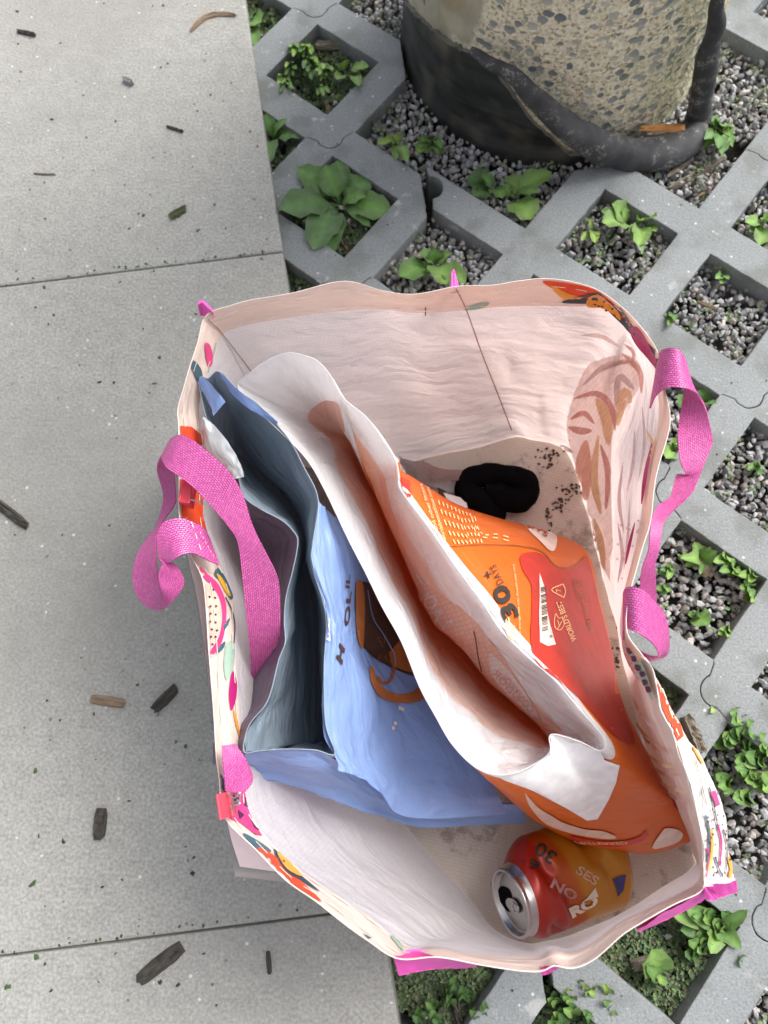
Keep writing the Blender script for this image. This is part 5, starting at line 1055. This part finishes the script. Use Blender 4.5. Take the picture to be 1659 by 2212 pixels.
p = Part('folded_tip', Bp); p.grid(wrinkle(loft([pp([(474,803,.272),(519,846,.268),(560,876,.264),(600,912,.262)]), pp([(478,815,.266),(512,862,.262),(552,892,.26),(598,918,.259)])], 7, 7, False), .001, 6, 6, 3), M['blue']); p.build()

# ------------------------------------------------------------------ crushed can
cA = P(1100, 1952, .078); cB = P(1335, 1866, .032); ax = cB-cA; Lc = .118; ax /= np.linalg.norm(ax); sx_ = np.cross(ax, [0, 0, 1.0]); sx_ /= np.linalg.norm(sx_); uz = np.cross(sx_, ax)
Can = empty('drink_can', 'crushed red and yellow drink can lying open end up in the bag', 'can', tuple(cA-[0, 0, .03]))
prof = [(.0, .0272), (.0012, .0280), (.003, .0278), (.0045, .0262), (.008, .0272), (.014, .0305), (.02, .0328), (.03, .0331), (.045, .0331), (.06, .0331), (.075, .0331), (.09, .0331), (.102, .0331), (.108, .0325), (.113, .0285), (.116, .0255), (.118, .023)]
sgn = 1.0 if sx_[1] > 0 else -1.0
pr = cr(np.array(prof), 4); rows, uvr = [], []; seg = 96
for (t, r) in pr:
    row = []; ur = []
    for k in range(seg):
        a = k/seg*2*math.pi; rr = r
        if .012 < t < .112:
            e = min(1, (t-.012)/.012)*min(1, (.112-t)/.012)
            def dent(a0, t0, wa, wt, d):
                da = (a-a0+math.pi) % (2*math.pi)-math.pi; q = abs(da/wa+(t-t0)/wt*.6)+abs((t-t0)/wt); return -d*max(0, 1-q)
            rr += e*(dent(2.0, .03, .7, .016, .008)+dent(1.1, .05, .8, .020, .010)+dent(.5, .03, .5, .014, .006)+dent(2.4, .075, .8, .018, .007)+dent(1.5, .09, .7, .016, .006))
        fl = min(1, max(0, (t-.006)/.026)); fl = fl*fl*(3-2*fl); wx_, wz_ = 1+.24*fl, 1-.12*fl; c = cA+ax*t+sgn*sx_*.006*fl; off_ = .004*math.sin(math.pi*min(1, t/.118))
        row.append(c+rr*(math.cos(a)*sx_*wx_+math.sin(a)*uz*wz_)-uz*off_); ur.append((a*.033, t))
    rows.append(row); uvr.append(ur)
def M_can():
    m, nt, N, L, b = new_mat('can_paint'); u = uvn(nt); s = N.new('ShaderNodeSeparateXYZ'); L.new(u, s.inputs[0])
    k = mth(nt, 'ADD', s.outputs[1], mth(nt, 'MULTIPLY', s.outputs[0], .25)); n = tex(nt, 'Noise', 60, u, 4); k = mth(nt, 'ADD', k, mth(nt, 'MULTIPLY', n.outputs[0], .006))
    c = ramp(nt, mth(nt, 'MULTIPLY', k, 8.0), [(.0, (.32, .010, .008)), (.44, (.33, .018, .005)), (.46, (.38, .06, .006)), (.56, (.4, .085, .006)), (.6, (.42, .18, .010))])
    L.new(c.outputs[0], b.inputs['Base Color']); b.inputs['Roughness'].default_value = .32; b.inputs['Metallic'].default_value = .25; return m
M['can'] = M_can()
p = Part('can_body', Can); p.grid(np.array(rows), M['can'], closed=True, uv=np.array(uvr), fm=lambda v, u: M['alu'] if v < .27 or v > .9 else M['can']); p.add(rows[-1], [tuple(range(seg))], M['alu']); CB = p.bvh()
TC = lambda *a, **k: text(p, CB, *a, **k)
TC('30', 1178, 1843, (-38, -28), (-15, 25), M['i_black'], bold=.02); TC('6', 1153, 1868, (-20, -12), (-11, 20), M['i_black'], bold=.02); TC('o', 1133, 1861, (-5, -4), (-3, 5), M['i_black'])
TC('NO', 1218, 1922, (54, 30), (11, -20), M['s_rose'], bold=.04); TC('SES', 1268, 1891, (44, 28), (11, -17), M['s_gold'], bold=.03); TC('RO', 1260, 1957, (58, -32), (-10, -21), M['i_cream'], bold=.06)
decal(p, CB, [(1262,1946),(1285,1917),(1292,1936),(1268,1944)], M['i_cream'], step=6)
decal(p, CB, [(1323,1899),(1352,1888),(1346,1923),(1334,1936),(1330,1915)], M['i_violet'], step=6)
p.build()
p = Part('can_lid', Can); ring = lambda r, t: [cA+ax*t+r*(math.cos(a)*sx_+math.sin(a)*uz) for a in np.linspace(0, 2*math.pi, 64, endpoint=False)]
p.grid(np.array([ring(.0272, .0), ring(.0262, -.0004), ring(.0252, .0008), ring(.0245, .0055), ring(.0232, .0062), ring(.0222, .0050), ring(.012, .0048), ring(.0005, .0048)]), M['alu'], closed=True); p.build()
# mouth opening on the side of the lid away from the ground, tab over the centre
def lidpt(a, b, t=.0044): return cA+ax*t+a*sx_+b*uz
p = Part('mouth_hole', Can)
hd = [(1062+1.0*0, 1938)]
def lid_px(px, py, lift=.0044):
    o = np.array([0, 0, H]); d = np.array(ray(px, py)); c = cA+ax*lift; t = (c-o).dot(ax)/d.dot(ax); return o+d*t
hp = cr(np.array([(1076,1922),(1084,1914),(1096,1918),(1104,1930),(1104,1942),(1096,1950),(1100,1966),(1103,1971),(1093,1966),(1082,1950),(1076,1936)], float), 3, True)
p.add([lid_px(x, y) for x, y in hp], [tuple(range(len(hp)))], M['cloth']); p.build()
p = Part('pull_tab', Can); tb = cr(np.array([(1093,1944),(1100,1940),(1112,1945),(1121,1958),(1122,1970),(1114,1974),(1104,1968),(1094,1956)], float), 3, True)
a_ = [lid_px(x, y, .0036) for x, y in tb]; b_ = [lid_px(x, y, .0026) for x, y in tb]; p.grid(np.array([a_, b_]), M['alu'], closed=True); p.add(b_, [tuple(range(len(b_)))], M['alu'])
tube(p, [lid_px(x, y, .0022) for x, y in ((1108,1950),(1118,1958),(1120,1968),(1112,1970),(1106,1960),(1108,1950))], .0008, M['alu'], seg=8); p.build()

# ------------------------------------------------------------------ black cloth lump, papers at the bottom
def blob(name, outline, zs, mat, lbl, cat, seed=0, hole=None):
    p = Part(name); o = cr(np.array(outline, float), 6, True); c = o.mean(0); rws = []
    for s, z in ((1, .006), (1.04, .016), (1.0, .026), (.9, .033), (.7, .037), (.45, .036), (.2, .034), (.02, .034)):
        r_ = []
        for q in o:
            w_ = P(*(c+(q-c)*s), z*zs); nn = noise.noise(Vector((w_[0]*60, w_[1]*60, seed)))*.0035+noise.noise(Vector((w_[0]*22, w_[1]*22, seed)))*.006
            w_[2] += nn if s < 1.02 else nn*.5; r_.append(w_)
        rws.append(r_)
    p.grid(np.array(rws), mat, closed=True); return p, p.bvh()
p = Part('black_cloth'); cp = pp([(1088,1106,.012),(1052,1100,.016),(1024,1076,.02),(1004,1048,.02),(1030,1028,.02),(1080,1024,.021),(1126,1034,.021),(1142,1062,.02),(1120,1080,.019),(1080,1070,.02),(1045,1056,.022)])
tube(p, cp, [.008, .016, .0155, .0125, .012, .0125, .0125, .0125, .0125, .0135, .008], M['cloth'], seg=20, sub=8)
for k in range(len(p.v)):
    q = Vector(p.v[k]); q += noise.noise_vector(q*45)*.004+noise.noise_vector(q*140)*.0012; q.z = max(q.z, .006); p.v[k] = tuple(q)
tag(p.build(), 'black crumpled looped cloth thing in the far corner of the bag floor', 'cloth')
def scrap(name, pts, z, mat, lbl, cat):
    p = Part(name); p.grid(np.array([[P(*q, z) for q in pts[:2]], [P(*q, z+.003) for q in pts[2:]]]), mat); q = p.v[:]; p.add([(x, y, zz-.0006) for x, y, zz in q], [(0, 1, 3, 2)], mat); tag(p.build(), lbl, cat)
scrap('paper_scrap', [(958,1064),(1006,1078),(975,1100),(1012,1106)], .03, M['paper'], 'small pale paper scrap beside the black cloth', 'paper')
scrap('paper_scrap', [(945,1052),(962,1060),(948,1070),(965,1078)], .028, M['i_brown'], 'small dark card scrap against the orange bag', 'paper')
p = Part('plastic_film'); FG2 = loft([pp([(860,985,.06),(900,995,.06),(950,1010,.055),(1000,1015,.05)]), pp([(870,1010,.03),(910,1030,.03),(950,1040,.028),(990,1042,.025)]), pp([(880,1032,.02),(920,1052,.02),(950,1062,.02),(1000,1072,.015)])], 7, 6, False)
p.grid(wrinkle(FG2, .004, 5, 5, 2), sheet('grey_film', (.42, .42, .44), (.4, .4, .42), trans=.3)); tag(p.build(), 'crumpled grey plastic film between far wall and orange bag', 'plastic film')
